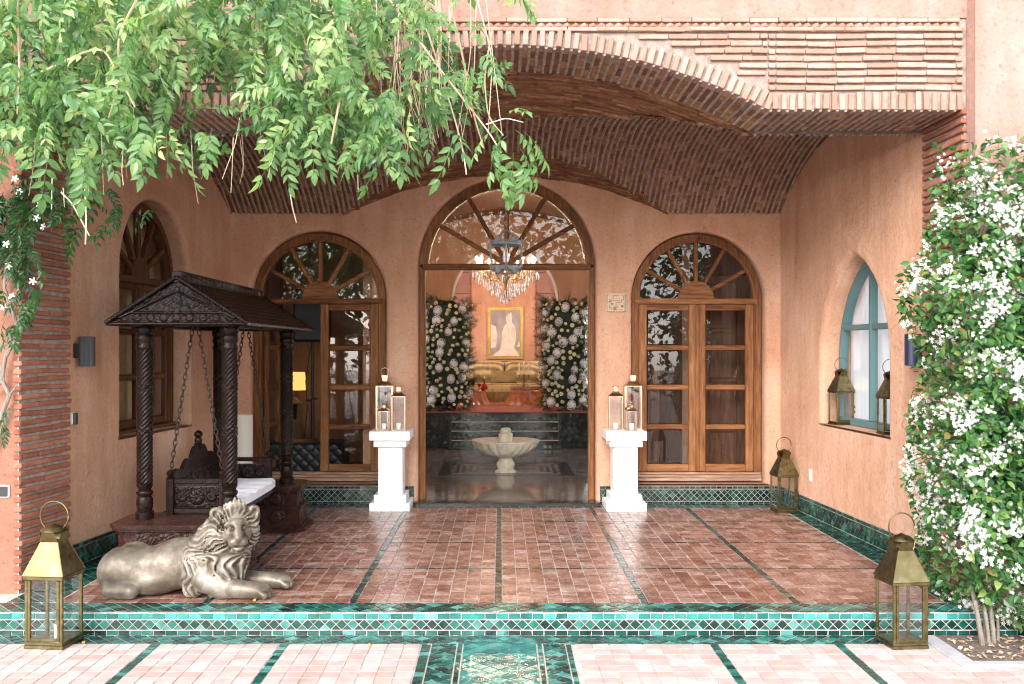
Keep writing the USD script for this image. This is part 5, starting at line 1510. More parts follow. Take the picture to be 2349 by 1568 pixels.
# uplighters behind the flowers
for lab, x in (('uplighter hidden behind the left flower column beside the alcove', -1.0), ('uplighter hidden behind the right flower column beside the alcove', 1.11)):
    t = thing('uplighter', lab, 'lamp', (x, 17.55, .606))
    put('housing', M().lathe([(.0001, 0), (.05, 0), (.05, .02), (.02, .03), (.02, 1.4), (.055, 1.45), (.06, 1.55), (.05, 1.55), (.045, 1.46), (.0001, 1.46)], 20), 'black_plastic', t)
    lg = UsdLux.SphereLight.Define(stage, t + '/glow'); lg.CreateRadiusAttr(.05); lg.CreateNormalizeAttr(True); lg.CreateColorAttr(Gf.Vec3f(1., .93, .85)); lg.CreateIntensityAttr(7.)
    lg.AddTranslateOp().Set(Gf.Vec3d(0, 0, 1.62))

# hanging lantern in front of the door
t = thing('hanging_lantern', 'grey hexagonal metal lantern hanging on a chain before the doorway', 'lantern', (.042, 8.7, 2.24))
HXr = .158
h6 = lambda r, k: (r * math.cos(PI / 6 + k * PI / 3), r * math.sin(PI / 6 + k * PI / 3))
for k in range(6):
    a, b = np.array(h6(HXr, k)), np.array(h6(HXr, k + 1))
    put('post', M().tube([(*a, .085), (*a, .29)], .0085, 6), 'iron_grey', t)
    put('pane', M().add([(*a * .98, .09), (*b * .98, .09), (*b * .98, .285), (*a * .98, .285)], [[0, 1, 2, 3]]), 'lantern_glass', t)
    for z in (.088, .285):
        put('rail', M().tube([(*a, z), (*b, z)], .0075, 6), 'iron_grey', t)
    mid = (a + b) / 2; n = mid / np.linalg.norm(mid); tg = (b - a) / np.linalg.norm(b - a)
    P = [(-.07, 0), (-.06, .03), (-.035, .015), (-.02, .045), (0, .06), (.02, .045), (.035, .015), (.06, .03), (.07, 0)]
    for q, z in ((1, .29), (-1, .085)):
        v = [(*(mid + tg * u), z + q * w) for u, w in P] + [(*(mid + tg * u + n * .004), z + q * w) for u, w in P]
        f = [[0, i, i + 1] for i in range(1, 8)] + [[9, 9 + i + 1, 9 + i] for i in range(1, 8)] + [[i, i + 1, 10 + i] for i in range(8)] + [[i, 10 + i, 9 + i] for i in range(8)]
        put('crest', M().add(v, f), 'iron_grey', t)
    put('bottom_rib', M().tube([(*a, .085), (*(a * .6), .045), (*(a * .15), .03)], .006, 6), 'iron_grey', t)
    put('top_rib', M().tube([(*a, .29), (*(a * .5), .36), (0, 0, .42)], .005, 6), 'iron_grey', t)
    put('corner_finial', M().lathe([(.008, 0), (.013, .008), (.006, .016), (.011, .026), (.0001, .04)], 8, a[0], a[1], .29), 'iron_grey', t)
put('bottom_finial', M().lathe([(.0001, -.03), (.014, -.01), (.01, .005), (.03, .02), (.036, .035), (.0001, .04)], 12), 'iron_grey', t)
put('bulb', M().lathe([(.0001, .12), (.022, .135), (.032, .165), (.026, .2), (.014, .225), (.014, .27), (.0001, .27)], 14), 'candle_wax', t, smooth=40)
put('lamp_holder', M().lathe([(.02, .25), (.02, .29), (.006, .3), (.006, .41), (.0001, .415)], 10), 'iron_grey', t)
ch = thing('chain', parent=t)
for k in range(26):
    z = .425 + k * .034; th = np.linspace(0, 2 * PI, 11)
    P = np.c_[np.cos(th) * .009, 0 * th, z + .017 + np.sin(th) * .021] if k % 2 else np.c_[0 * th, np.cos(th) * .009, z + .017 + np.sin(th) * .021]
    put('link', M().tube(P, .0028, 5, cap=False), 'iron_grey', ch)

# sofa, cushions, tables, painting
SF = .606
t = thing('sofa', 'gold damask sofa with high back cushions below the painting', 'sofa', (.07, 18.7, SF))


def cushion(w, h, d, seed=0, n=4):
    m = trimesh.creation.box((1, 1, 1)); m = m.subdivide().subdivide().subdivide(); v = np.array(m.vertices) * 2
    e = np.abs(v); k = (1 - .28 * e[:, 0] ** 4) * (1 - .28 * e[:, 2] ** 4)
    v = v / 2 * np.array([w, d, h]) * np.c_[1 - .06 * e[:, 2] ** 2 * 0 + 0 * k, k, 1 + 0 * k]
    v[:, 0] *= 1 - .05 * (1 - e[:, 2] ** 2); v[:, 2] *= 1 - .06 * (1 - e[:, 0] ** 2)
    v[:, 1] += .012 * (fbm(v * 9 + seed, 2, seed) - .5)
    return M().add(v, m.faces)


put('seat', M().box(-1.05, 1.05, -.45, .4, .03, .35, .04), 'damask', t)
put('skirt', M().lathe([(1, .0), (1, .16)], 4), 'olive_satin', t) if False else None
sk = M(); uu, zz = np.meshgrid(np.linspace(-1.05, 1.05, 160), np.linspace(0, .2, 4), indexing='ij')
put('skirt', sk.grid(np.stack([uu, -.462 - .014 * np.sin(uu * 60) * (1 - zz / .25), zz], -1)), 'olive_satin', t, smooth=True)
for x in (-.39, .37):
    put('back_cushion', cushion(.76, .42, .2, int(x * 9)).rotx(-.15).shift(x, .27, .55), 'damask', t, smooth=40)
put('backrest', M().box(-1.05, 1.05, .36, .46, .03, .72, .03), 'damask', t)
put('bolster', M().lathe([(.0001, -.4), (.12, -.4), (.135, -.36), (.135, .36), (.12, .4), (.0001, .4)], 20).rotx(PI / 2).shift(-.74, -.1, .49), 'cream_fabric', t, smooth=40)
put('bolster', M().lathe([(.0001, -.4), (.12, -.4), (.135, -.36), (.135, .36), (.12, .4), (.0001, .4)], 20).rotx(PI / 2).shift(.74, -.1, .49), 'cream_fabric', t, smooth=40)
c_ = cushion(.5, .235, .12, 5).rotx(-.25).shift(.045, 18.44, SF + .465 - .0)
t = thing('cushion', 'plain olive satin cushion leaning in the middle of the gold sofa', 'cushion', (.045, 18.52, SF + .35))
put('cover', c_, 'olive_satin', t, smooth=40, world=True)


def round_table(label, x, y, seed):
    t = thing('draped_table', label, 'table', (x, y, SF))
    put('tabletop', M().lathe([(.0001, .255), (.30, .255), (.30, .272), (.0001, .272)], 32), 'dark_door_wood', t)
    rr = random.Random(seed); ph = [rr.uniform(0, 6) for _ in range(4)]
    prof = [(.0001, .276), (.29, .276), (.312, .27), (.322, .245), (.33, .18), (.35, .1), (.385, .035), (.42, .004)]
    put('cloth', M().lathe(prof, 120, fn=lambda r, a, z: r * (1 + (.05 * np.sin(a * 9 + ph[0]) + .04 * np.sin(a * 5 + ph[1]) + .022 * np.sin(a * 21 + ph[2])) * np.clip((.27 - z) / .2, 0, 1))), 'copper_satin', t, smooth=60)
    return t


round_table('low round table under copper satin cloth at the left, carrying the red decanter', -.60, 17.45, 1)
round_table('low round table under copper satin cloth at the right, carrying the candelabrum', .48, 17.45, 2)
TT = SF + .277
t = thing('decanter', 'red glass decanter with silver stopper on the left draped table', 'decanter', (-.30, 17.33, TT))
put('body', M().lathe([(.0001, 0), (.055, 0), (.062, .02), (.055, .06), (.022, .11), (.016, .13), (.014, .17), (.02, .175), (.0001, .176)], 20), 'red_glass', t, smooth=40)
put('stopper', M().lathe([(.012, .176), (.022, .19), (.022, .21), (.006, .23), (.0001, .245)], 14), 'silver', t, smooth=40)
for lab, x, y, h, mt in (('tall dark goblet on the left draped table', -.50, 17.36, .15, 'dark_bottle'), ('small amber glass beside the red decanter', -.39, 17.42, .10, 'red_glass'), ('short dark tumbler at the left end of the left draped table', -.60, 17.4, .12, 'dark_bottle')):
    t = thing('drinking_glass', lab, 'glass', (x, y, TT))
    put('cup', M().lathe([(.018, h * .45), (.03, h * .6), (.034, h), (.03, h), (.0001, h * .5)], 14), mt, t, smooth=40)
    put('stem', M().lathe([(.0001, 0), (.03, 0), (.03, .006), (.006, .012), (.006, h * .4), (.018, h * .45), (.0001, h * .46)], 14), mt, t)
t = thing('tray', 'round red patterned tray on the right draped table', 'tray', (.43, 17.42, TT))
put('rim', M().lathe([(.0001, 0), (.26, 0), (.27, .01), (.275, .055), (.268, .056), (.262, .012), (.0001, .008)], 40), 'tray_pattern', t)
t = thing('candelabrum', 'brass candelabrum with three white candles on the right draped table', 'candelabrum', (.40, 17.42, TT + .012))
put('stem', M().lathe([(.0001, 0), (.05, 0), (.05, .01), (.012, .03), (.02, .06), (.009, .1), (.016, .14), (.008, .22), (.014, .235), (.0001, .24)], 16), 'brass_dark', t, smooth=40)
for k, x in enumerate((-.08, 0, .08)):
    if x: put('arm', M().tube([(0, 0, .16), (x * .6, 0, .14), (x, 0, .17), (x, 0, .22)], .006, 6), 'brass_dark', t, smooth=True)
    put('cup', M().lathe([(.008, .22), (.02, .228), (.022, .245), (.0001, .245)], 12, x, 0), 'brass_dark', t)
    put('candle', M().lathe([(.0001, .245), (.012, .245), (.009, .44), (.003, .455), (.0001, .456)], 10, x, 0, .02 if not x else 0), 'candle_wax', t)

t = thing('painting', 'tall gold framed painting of a seated white robed figure on grey ground', 'painting', (.083, 19.585, 1.92))
YP = 19.565
pw, ph_ = .355, .52
put('canvas', M().box(.083 - pw + .03, .083 + pw - .03, YP, YP + .012, 1.92 - ph_ + .03, 1.92 + ph_ - .03), 'canvas_paint', t, world=True)
for k, (o1, o2, d0, d1) in enumerate(((0, .028, -.012, .03), (.024, .05, -.022, .026), (.048, .062, -.008, .02))):
    for q in range(4):
        a = [(-pw + o1, -ph_ + o1), (pw - o1, -ph_ + o1), (pw - o1, ph_ - o1), (-pw + o1, ph_ - o1)]; b = [(-pw + o2, -ph_ + o2), (pw - o2, -ph_ + o2), (pw - o2, ph_ - o2), (-pw + o2, ph_ - o2)]
        put('frame_bar' if k == 0 else 'frame_moulding', M().strip(np.array([a[q], a[(q + 1) % 4]]), np.array([b[q], b[(q + 1) % 4]]), YP + d0, YP + d1).shift(.083, 0, 1.92), 'gold', t, world=True)
fig = sg.Polygon([(-.28, -.47), (-.20, -.40), (-.12, -.34), (-.08, -.2), (-.075, -.02), (-.03, .13), (.03, .2), (.01, .25), (.015, .33), (.05, .375), (.115, .42), (.135, .33), (.125, .22), (.17, .16), (.21, .03), (.21, -.14), (.17, -.3), (.24, -.38), (.28, -.46), (.1, -.48)]).buffer(.02).buffer(-.02)
for nm, P in (('painted_figure', fig), ('painted_shape', sg.Polygon([(-.285, -.3), (-.2, -.28), (-.17, -.05), (-.2, .12), (-.285, .16)]).buffer(.01)), ('painted_shape', sg.Polygon([(.22, -.27), (.28, -.15), (.285, -.28)]))):
    put(nm, M().extr(P, YP - .003, YP + .001).shift(.083, 0, 1.92), 'canvas_cream', t, world=True)
for k, L in enumerate((((-.05, -.02), (-.1, -.25), (-.2, -.36)), ((.02, .2), (.06, .1), (.05, -.1)), ((-.03, -.1), (-.14, -.22), (-.24, -.3)), ((.05, .36), (.03, .28), (.06, .23)), ((-.05, -.3), (.05, -.36), (.16, -.33)))):
    put('brush_stroke', M().tube([(x + .083, YP - .002, z + 1.92) for x, z in L], .003, 5), 'canvas_grey', t, world=True)

# things in the side room seen through the half open door
t = thing('loudspeaker', 'black loudspeaker on a pole behind the half open door', 'loudspeaker', (-2.155, 11.2, 1.675))
put('cabinet', M().box(-.19, .19, -.17, .17, 0, .6, .03), 'black_plastic', t)
put('grille', M().box(-.17, .17, -.178, -.171, .03, .57, .004), 'black_quilt', t)
put('handle', M().box(-.12, -.05, -.186, -.179, .33, .35, .002).box(-.088, -.082, -.186, -.179, .29, .39, .002), 'lamp_metal', t)
t = thing('speaker_stand', 'black tubular stand carrying the loudspeaker in the side room', 'stand', (-2.155, 11.2, .03))
put('pole', M().tube([(0, 0, .1), (0, 0, 1.0)], .021, 10).tube([(0, 0, .95), (0, 0, 1.66)], .016, 10), 'black_plastic', t)
for z in (.98, 1.0):
    put('knob', M().tube([(-.02, -.01, z), (-.075 if z < .99 else .06, -.01, z + .006)], .012, 8), 'black_plastic', t)
for k in range(3):
    a = 2 * PI * k / 3 + .5
    put('leg', M().tube([(0, 0, .5), (.45 * math.cos(a), .45 * math.sin(a), .012)], .012, 8), 'black_plastic', t)
put('cable', M().tube([(-.02, -.03, 1.6), (-.07, -.04, 1.2), (-.05, -.04, .9), (-.09, -.05, .5), (.02, -.06, .2)], .006, 6), 'black_plastic', t, smooth=True)
t = thing('quilted_case', 'black quilted case lying on the side room floor behind the door sill', 'case', (-2.15, 10.85, .03))
uu, zz = np.meshgrid(np.linspace(-.42, .42, 70), np.linspace(.02, .53, 44), indexing='ij')
q = .012 * (1 - np.minimum(np.abs(((uu + zz) * 8) % 1 - .5), np.abs(((uu - zz) * 8) % 1 - .5)) * 0) * np.minimum(1, 8 * np.minimum(np.minimum(((uu + zz) * 8) % 1, 1 - ((uu + zz) * 8) % 1), np.minimum(((uu - zz) * 8) % 1, 1 - ((uu - zz) * 8) % 1)))
put('quilted_front', M().grid(np.stack([uu, -.2 - q, zz], -1)), 'black_quilt', t, smooth=True)
put('body', M().box(-.43, .43, -.198, .3, 0, .55, .03), 'black_quilt', t)
t = thing('armchair', 'cream armchair in the side room left of the speaker pole', 'armchair', (-3.0, 12.65, .03))
put('seat', M().box(-.42, .34, -.35, .4, .12, .46, .06), 'cream_fabric', t)
put('backrest', M().box(-.42, .34, .28, .5, .3, .92, .07), 'cream_fabric', t)
for x in (-.42, .2):
    put('arm', M().box(x, x + .17, -.36, .35, .12, .66, .06), 'cream_fabric', t)
t = thing('cushion', 'dark brown cushion on the cream armchair in the side room', 'cushion', (-2.85, 12.6, .5))
put('cover', cushion(.36, .36, .12, 2).rotx(-.3).shift(0, .18, .2), 'dark_door_wood', t, smooth=40)
t = thing('table_lamp', 'lit table lamp with yellow shade behind the cream armchair', 'lamp', (-2.74, 13.15, .03))
put('shade', M().lathe([(.13, 1.02), (.105, 1.26)], 24), 'lamp_shade_yellow', t)
put('base', M().lathe([(.0001, 0), (.12, 0), (.12, .02), (.03, .04), (.05, .7), (.02, .9), (.012, 1.1), (.0001, 1.1)], 16), 'brass_dark', t)
lg = UsdLux.SphereLight.Define(stage, t + '/glow'); lg.CreateRadiusAttr(.05); lg.CreateNormalizeAttr(True); lg.CreateColorAttr(Gf.Vec3f(1., .85, .68)); lg.CreateIntensityAttr(15.)
lg.AddTranslateOp().Set(Gf.Vec3d(0, 0, 1.14))
# ------------------------------------------------------------------ plants
def leaflet(L, w, fold=.25, droop=.2, tint=.5):
    """Leaf along +x in the xy plane, folded on its midrib."""
    xs_ = np.array([0, .18, .45, .75, 1.]); ws = np.array([.0, .75, 1., .55, 0.]) * w / 2
    P, f = [], []
    for x, q in zip(xs_, ws):
        z = -droop * L * x * x
        P += [(x * L, q, z + q * fold), (x * L, 0, z), (x * L, -q, z + q * fold)]
    for i in range(4):
        a, b = 3 * i, 3 * i + 3
        f += [[a, a + 1, b + 1], [a, b + 1, b], [a + 1, a + 2, b + 2], [a + 1, b + 2, b + 1]]
    return np.array(P), np.array(f)


def compound(L, n, rr, wid=.42, dr=.5):
    """Pinnate leaf along +x, drooping."""
    m = M(); ths = np.linspace(0, 1, 10)
    path = np.c_[ths * L * (1 - .12 * ths), 0 * ths + .02 * np.sin(ths * 2 + rr.random() * 3), -dr * L * ths ** 2]
    m.tube(path, .0022, 3, .2, cap=False)
    at_ = lambda u: np.array([np.interp(u, ths, path[:, k]) for k in range(3)])
    base = rr.random()
    for i in range(n):
        u = .22 + .72 * i / max(1, n - 1); p = at_(u)
        for sd in (-1, 1):
            if i == n - 1 and sd == 1 and False: continue
            ll = L * wid * (.62 + .38 * math.sin(PI * (.25 + .6 * u))) * rr.uniform(.88, 1.1)
            v, f = leaflet(ll, ll * .40, rr.uniform(.1, .5), rr.uniform(.1, .45))
            a = sd * rr.uniform(.85, 1.15); b = rr.uniform(.1, .5) + dr * .6 * u; g = sd * rr.gauss(.25, .25)
            c, s_ = math.cos(g), math.sin(g); v = np.c_[v[:, 0], v[:, 1] * c - v[:, 2] * s_, v[:, 1] * s_ + v[:, 2] * c]
            c, s_ = math.cos(b), math.sin(b); v = np.c_[v[:, 0] * c + v[:, 2] * s_, v[:, 1], -v[:, 0] * s_ + v[:, 2] * c]
            c, s_ = math.cos(a), math.sin(a); v = np.c_[v[:, 0] * c - v[:, 1] * s_, v[:, 0] * s_ + v[:, 1] * c, v[:, 2]]
            m.add(v + p, f, min(1, max(0, base * .5 + .25 + rr.gauss(0, .12))))
    v, f = leaflet(L * wid * 1.05, L * wid * .48, .3, .3); b = math.atan(2 * dr * .8)
    c, s_ = math.cos(b), math.sin(b); v = np.c_[v[:, 0] * c + v[:, 2] * s_, v[:, 1], -v[:, 0] * s_ + v[:, 2] * c]
    m.add(v + path[-1], f, min(1, max(0, base * .5 + .3)))
    return m


def placed(proto, p, yaw, pitch, roll, s, tin=0.):
    v, f, t = proto
    c, q = math.cos(roll), math.sin(roll); v = np.c_[v[:, 0], v[:, 1] * c - v[:, 2] * q, v[:, 1] * q + v[:, 2] * c]
    c, q = math.cos(pitch), math.sin(pitch); v = np.c_[v[:, 0] * c + v[:, 2] * q, v[:, 1], -v[:, 0] * q + v[:, 2] * c]
    c, q = math.cos(yaw), math.sin(yaw); v = np.c_[v[:, 0] * c - v[:, 1] * q, v[:, 0] * q + v[:, 1] * c, v[:, 2]]
    m = M(); m.v, m.f, m.t, m.n = [v * s + np.asarray(p)], [f], [np.clip(t + tin, 0, 1)], len(v)
    return m


rv = random.Random(5)
PROT = [compound(.27 * rv.uniform(.85, 1.15), rv.choice([3, 4, 4, 5]), rv, rv.uniform(.34, .42), rv.uniform(.25, .7)).arr() for _ in range(16)]
# lower edge of the hanging foliage, measured in the photograph, with the height where it starts to hang free
EDGE = [(-260, 420), (0, 405), (60, 440), (110, 400), (150, 440), (200, 500), (240, 430), (300, 400), (345, 455), (400, 430), (450, 445), (500, 380), (520, 300), (560, 300), (590, 340), (640, 450), (690, 420), (730, 400), (770, 440), (820, 400), (865, 480), (910, 400), (960, 425), (1030, 455), (1060, 370), (1100, 400), (1125, 330), (1060, 270), (1130, 215), (1160, 170), (1190, 110), (1215, 60)]
ex, ey = np.array([e[0] for e in EDGE], float), np.array([e[1] for e in EDGE], float)
order = np.argsort(ex); ex, ey = ex[order], ey[order]
vine = thing('climbing_vine', 'mass of bright green vine with feathered leaves hanging over the left half of the facade', 'climbing plant', (-1.8, 6.2, 4.2))
leaves = []
gap = lambda px, py: (395 < px < 545 and 175 < py < 330) or (520 < px < 600 and 300 < py)
def hang(n, yr, sc, tin, xr=(-230, 1215)):
    c = 0
    for _ in range(n * 6):
        if c >= n: break
        px = rv.uniform(*xr); lim = np.interp(px, ex, ey) - 52; py = rv.uniform(-130, lim)
        den = 1. if px < 860 else (.55 if px < 980 else .32)
        if px > 1000 and py < 130: den *= .45
        if rv.random() > den or (gap(px, py) and rv.random() > .12): continue
        if rv.random() > .35 + .65 * min(1, (lim - py) / 60.): continue
        cl = noise(np.array([[px / 95., py / 75., yr[0]]]), 3)[0]
        if rv.random() > .25 + 1.3 * cl: continue
        Yd = rv.uniform(*yr)
        s = sc * rv.uniform(.75, 1.12); L = .22 * s * 2250 / Yd
        p = at(px, py - L * .62, Yd)
        yaw = rv.gauss(-PI / 2, 1.3); pitch = rv.choice([rv.uniform(-.35, .5), rv.uniform(.2, .9), rv.uniform(.6, 1.25)])
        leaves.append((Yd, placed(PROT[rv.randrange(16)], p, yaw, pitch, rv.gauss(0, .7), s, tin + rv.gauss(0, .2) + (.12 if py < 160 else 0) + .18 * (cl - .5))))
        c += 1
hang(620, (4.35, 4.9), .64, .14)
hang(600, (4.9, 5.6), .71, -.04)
hang(420, (5.6, 6.25), .78, -.26)  # back leaves tinted darker: shade between the layers put into the colour
# the sprig that hangs lowest before the doorway, and single tips
for px, py, yaw, pitch, s in ((1165, 262, -1.2, -.5, .8), (1180, 300, -.3, .5, .9), (1160, 310, -2.6, .6, .9), (1190, 340, -.5, .9, .95), (1150, 345, -2.2, .9, .9), (1200, 300, -.1, .7, .9), (1170, 350, -1.5, 1.3, 1.0), (1130, 300, -2.9, .5, .8), (1195, 370, -.9, 1.1, .8), (1165, 375, -1.8, 1.25, .9), (1215, 345, -.4, .9, .75), (1140, 320, -2.5, 1.0, .85)):
    leaves.append((4.5, placed(PROT[rv.randrange(16)], at(px, py, 4.5), yaw, pitch, rv.gauss(0, .3), s * .72, .14)))
for px, py in ((195, 400), (655, 370), (860, 380), (1035, 360), (760, 350), (340, 370), (480, 330), (105, 380), (430, 360), (905, 330), (700, 340), (620, 350)):
    leaves.append((4.4, placed(PROT[rv.randrange(16)], at(px, py - 38, 4.4), rv.gauss(-PI / 2, .8), rv.uniform(1.0, 1.35), rv.gauss(0, .3), .7, .08)))
leaves.sort(key=lambda e: e[0] + (100 if abs(e[1].v[0][:, 0].mean() * 2250 / e[0] + 1150 - 1174) > 1180 or e[1].v[0][:, 2].max() > 1.6 + 800 * e[0] / 2250 else 0))
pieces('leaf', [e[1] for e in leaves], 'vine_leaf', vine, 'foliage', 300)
stems = []
def stem(P, r, mt='dry_stem'):
    P = np.array(P); k = 14; u = np.linspace(0, 1, len(P)); w = np.linspace(0, 1, k)
    Q = np.stack([np.interp(w, u, P[:, j]) for j in range(3)], 1)
    Q = (np.vstack([Q[:1], Q[:-1]]) + Q + np.vstack([Q[1:], Q[-1:]])) / 3; Q[0], Q[-1] = P[0], P[-1]
    return M().tube(Q, np.linspace(r, r * .6, k), 5, rv.random())
for pts, Yd, r in (([(810, -40), (790, 60), (795, 160), (775, 250), (760, 330)], 4.6, .0085), ([(330, -30), (270, 80), (275, 180), (250, 270)], 4.5, .008), ([(95, 165), (235, 100), (275, 180), (310, 245)], 4.45, .006), ([(1025, -20), (1060, 120), (1085, 260), (1110, 340)], 5.2, .007), ([(950, -20), (1000, 130), (1060, 330), (1070, 400)], 5.3, .006),
                  ([(880, -20), (1010, 160), (1120, 300), (1150, 350)], 5.0, .006), ([(1130, 60), (1110, 180), (1120, 270), (1155, 310)], 4.6, .004), ([(1115, 285), (1160, 270), (1200, 280)], 4.55, .003), ([(40, 0), (45, 150), (40, 260)], 4.5, .007), ([(550, 270), (540, 330), (510, 410)], 5.0, .003), ([(195, 420), (198, 500), (196, 560)], 4.45, .0045),
                  ([(1090, -20), (1130, 130), (1120, 300)], 5.6, .004), ([(1010, 0), (980, 140), (975, 260), (1000, 330)], 5.6, .005), ([(665, 440), (672, 480), (680, 510)], 4.6, .003), ([(820, 400), (822, 440)], 4.5, .003), ([(140, 440), (165, 465), (205, 540)], 4.6, .004), ([(120, 400), (118, 480)], 4.6, .003), ([(145, 430), (148, 475)], 4.6, .003)):
    stems.append(stem([at(a, b, Yd) for a, b in pts], r))
for k in range(70):
    px = rv.gauss(960, 75) if k < 50 else rv.uniform(80, 900); py = rv.uniform(-60, 90); Yd = rv.uniform(5.0, 6.1); n = rv.uniform(120, 330)
    stems.append(stem([at(px, py - 60, Yd), at(px + rv.gauss(0, 14), py + n * .4, Yd), at(px + rv.gauss(10, 25), py + n, Yd)], rv.uniform(.0018, .004)))
for k in range(12):
    px, py, Yd = rv.uniform(70, 560), rv.uniform(330, 380), rv.uniform(4.4, 5.2)
    stems.append(stem([at(px, py - 40, Yd), at(px + rv.gauss(0, 4), py + 20, Yd), at(px + rv.gauss(0, 9), py + rv.uniform(50, 110), Yd)], rv.uniform(.0014, .0024)))
for s_ in stems:
    put('stem', s_, 'dry_stem', vine, smooth=True, world=True)


def blossom(r, n=5, tin=.7):
    m = M(); P, f = [(0, 0, .0)], []
    for j in range(n):
        a = 2 * PI * j / n + rv.random() * .2
        for b, q, z in ((a - .35, .62, .1), (a - .12, 1., .22), (a + .22, 1.02, .16), (a + .38, .6, .1)):
            P.append((q * math.cos(b), q * math.sin(b), z))
        i = 1 + 4 * j; f += [[0, i, i + 1], [0, i + 1, i + 2], [0, i + 2, i + 3]]
    return m.add(np.array(P) * r, f, tin)


def oval(L, w, rr):
    xs_ = np.array([0, .25, .6, 1.]); ws = np.array([.05, .85, .8, 0.]) * w / 2; P, f = [], []; cv = rr.uniform(-.15, .25)
    for x, q in zip(xs_, ws):
        z = -cv * L * (x - .3) ** 2 * 2; P += [(x * L, q, z + q * .25), (x * L, 0, z), (x * L, -q, z + q * .25)]
    for i in range(3):
        a, b = 3 * i, 3 * i + 3; f += [[a, a + 1, b + 1], [a, b + 1, b], [a + 1, a + 2, b + 2], [a + 1, b + 2, b + 1]]
    return np.array(P), np.array(f)


# jasmine bush on the right pier
LB = [(300, 2215), (335, 2160), (400, 2140), (470, 2160), (520, 2130), (575, 2120), (620, 2085), (680, 2070), (740, 2085), (800, 2110), (860, 2120), (930, 2095), (1000, 2090), (1060, 2085), (1090, 2080), (1150, 2100), (1200, 2110), (1240, 2120), (1290, 2130), (1330, 2145), (1370, 2170), (1400, 2225), (1440, 2290), (1500, 2350)]
ly, lx = np.array([e[0] for e in LB], float), np.array([e[1] for e in LB], float)
bush = thing('jasmine_bush', 'tall jasmine covered in white flowers growing against the right pier', 'climbing plant', (2.80, 5.86, -.13))
jl_, jf_ = [], []


def bush_point(edge=0.):
    while True:
        py = rv.uniform(318, 1440); l = np.interp(py, ly, lx)
        px = rv.uniform(l - 12, 2700)
        if py < 470 and px > 2215 and rv.random() > (py - 300) / 130: continue
        if py < 420 and px < 2215 and rv.random() > .15: continue
        if noise(np.array([[px / 40., py / 40., 1.5]]), 9)[0] < .15: continue
        k = min(1., max(0., (px - l) / 160.)); front = 6.18 - .62 * math.sin(k * PI / 2) * min(1, max(.25, (py - 300) / 350.))
        Y = front + abs(rv.gauss(0, .10)) + (.0 if k > .1 else .05)
        return at(px, py, min(Y, 6.25)), k
for k in range(11500):
    p, q = bush_point(); s = rv.uniform(.7, 1.15)
    v, f = oval(.062, .041, rv); tn = min(1, max(0, rv.gauss(.5, .24))); tn = .99 if rv.random() < .012 else min(tn, .95)
    jl_.append((p[1] + rv.random() * .2, placed((v, f, np.full(len(v), tn)), p, rv.gauss(-PI / 2, 1.1), rv.uniform(-.5, 1.2), rv.gauss(0, .8), s)))
for k in range(1350):
    for _ in range(30):
        p, q = bush_point()
        if noise(np.array([[p[0] * 6.5, p[2] * 6.5, 4.]]), 21)[0] > .36 + .3 * rv.random(): break
    p = p + np.array([0, -.03, 0]); m = M(); n = rv.choice([5, 5, 6, 7, 9, 12])
    for j in range(n):
        b = blossom(rv.uniform(.0095, .013), 5, min(1, max(0, rv.gauss(.7, .25))))
        d = np.array([rv.gauss(-.2, .6), -1, rv.gauss(.3, .6)]); u = d / np.linalg.norm(d)
        m.join(turn(b, u).shift(*(p + np.array([rv.gauss(0, .024), rv.gauss(-.01, .012), rv.gauss(0, .022)]))))
    jf_.append((p[1], m))
jl_.sort(key=lambda e: e[0]); jf_.sort(key=lambda e: e[0])
pieces('leaf', [e[1] for e in jl_], 'jasmine_leaf', bush, 'foliage', 300)
pieces('flower_cluster', [e[1] for e in jf_], 'white_petal', bush, 'blossom', 300)
core = M()
for k in range(60):
    py = rv.uniform(560, 1300); l = np.interp(py, ly, lx); px = rv.uniform(l + 150, 2600); v, f = blob(rv.uniform(.10, .16), 3, .4, 3., k)
    core.add(v + at(px, py, 6.2), f, 0)
put('inner_foliage', core, 'jasmine_leaf', bush, world=True, kind='stuff')
for k, (a, r) in enumerate((((2255, 1490), .016), ((2270, 1494), .013), ((2281, 1490), .015), ((2262, 1485), .012), ((2290, 1482), .010))):
    b0 = at(a[0], a[1], 5.74 + .02 * k); b0[2] = -.145
    put('trunk', stem([b0, b0 + np.array([-.02 + .01 * k, .05, .25]), b0 + np.array([-.04 + .02 * k, .12, .42]), b0 + np.array([-.05 + .04 * k, .3, .8])], r), 'bark', bush, smooth=True, world=True)
for k in range(34):
    py = rv.uniform(330, 1400); l = np.interp(py, ly, lx); p = at(l + rv.uniform(20, 240), py, 5.9)
    put('twig', stem([p, p + np.array([rv.gauss(0, .1), -.08, rv.gauss(.05, .1)]), p + np.array([rv.gauss(-.04, .1), -.05, rv.gauss(.1, .12)])], .002), 'twig_bark', bush, smooth=True, world=True)
for pts in (((2150, 880), (2095, 905), (2075, 960), (2110, 985), (2150, 950)), ((2140, 900), (2110, 930), (2060, 975), (2090, 990), (2160, 970)), ((2230, 330), (2232, 380), (2210, 470)), ((2225, 300), (2222, 350), (2228, 420)), ((2290, 300), (2292, 350), (2285, 420)), ((2180, 440), (2170, 400), (2195, 370), (2215, 340))):
    put('tendril', stem([at(a, b, 6.1) for a, b in pts], .0022), 'twig_bark', bush, smooth=True, world=True)

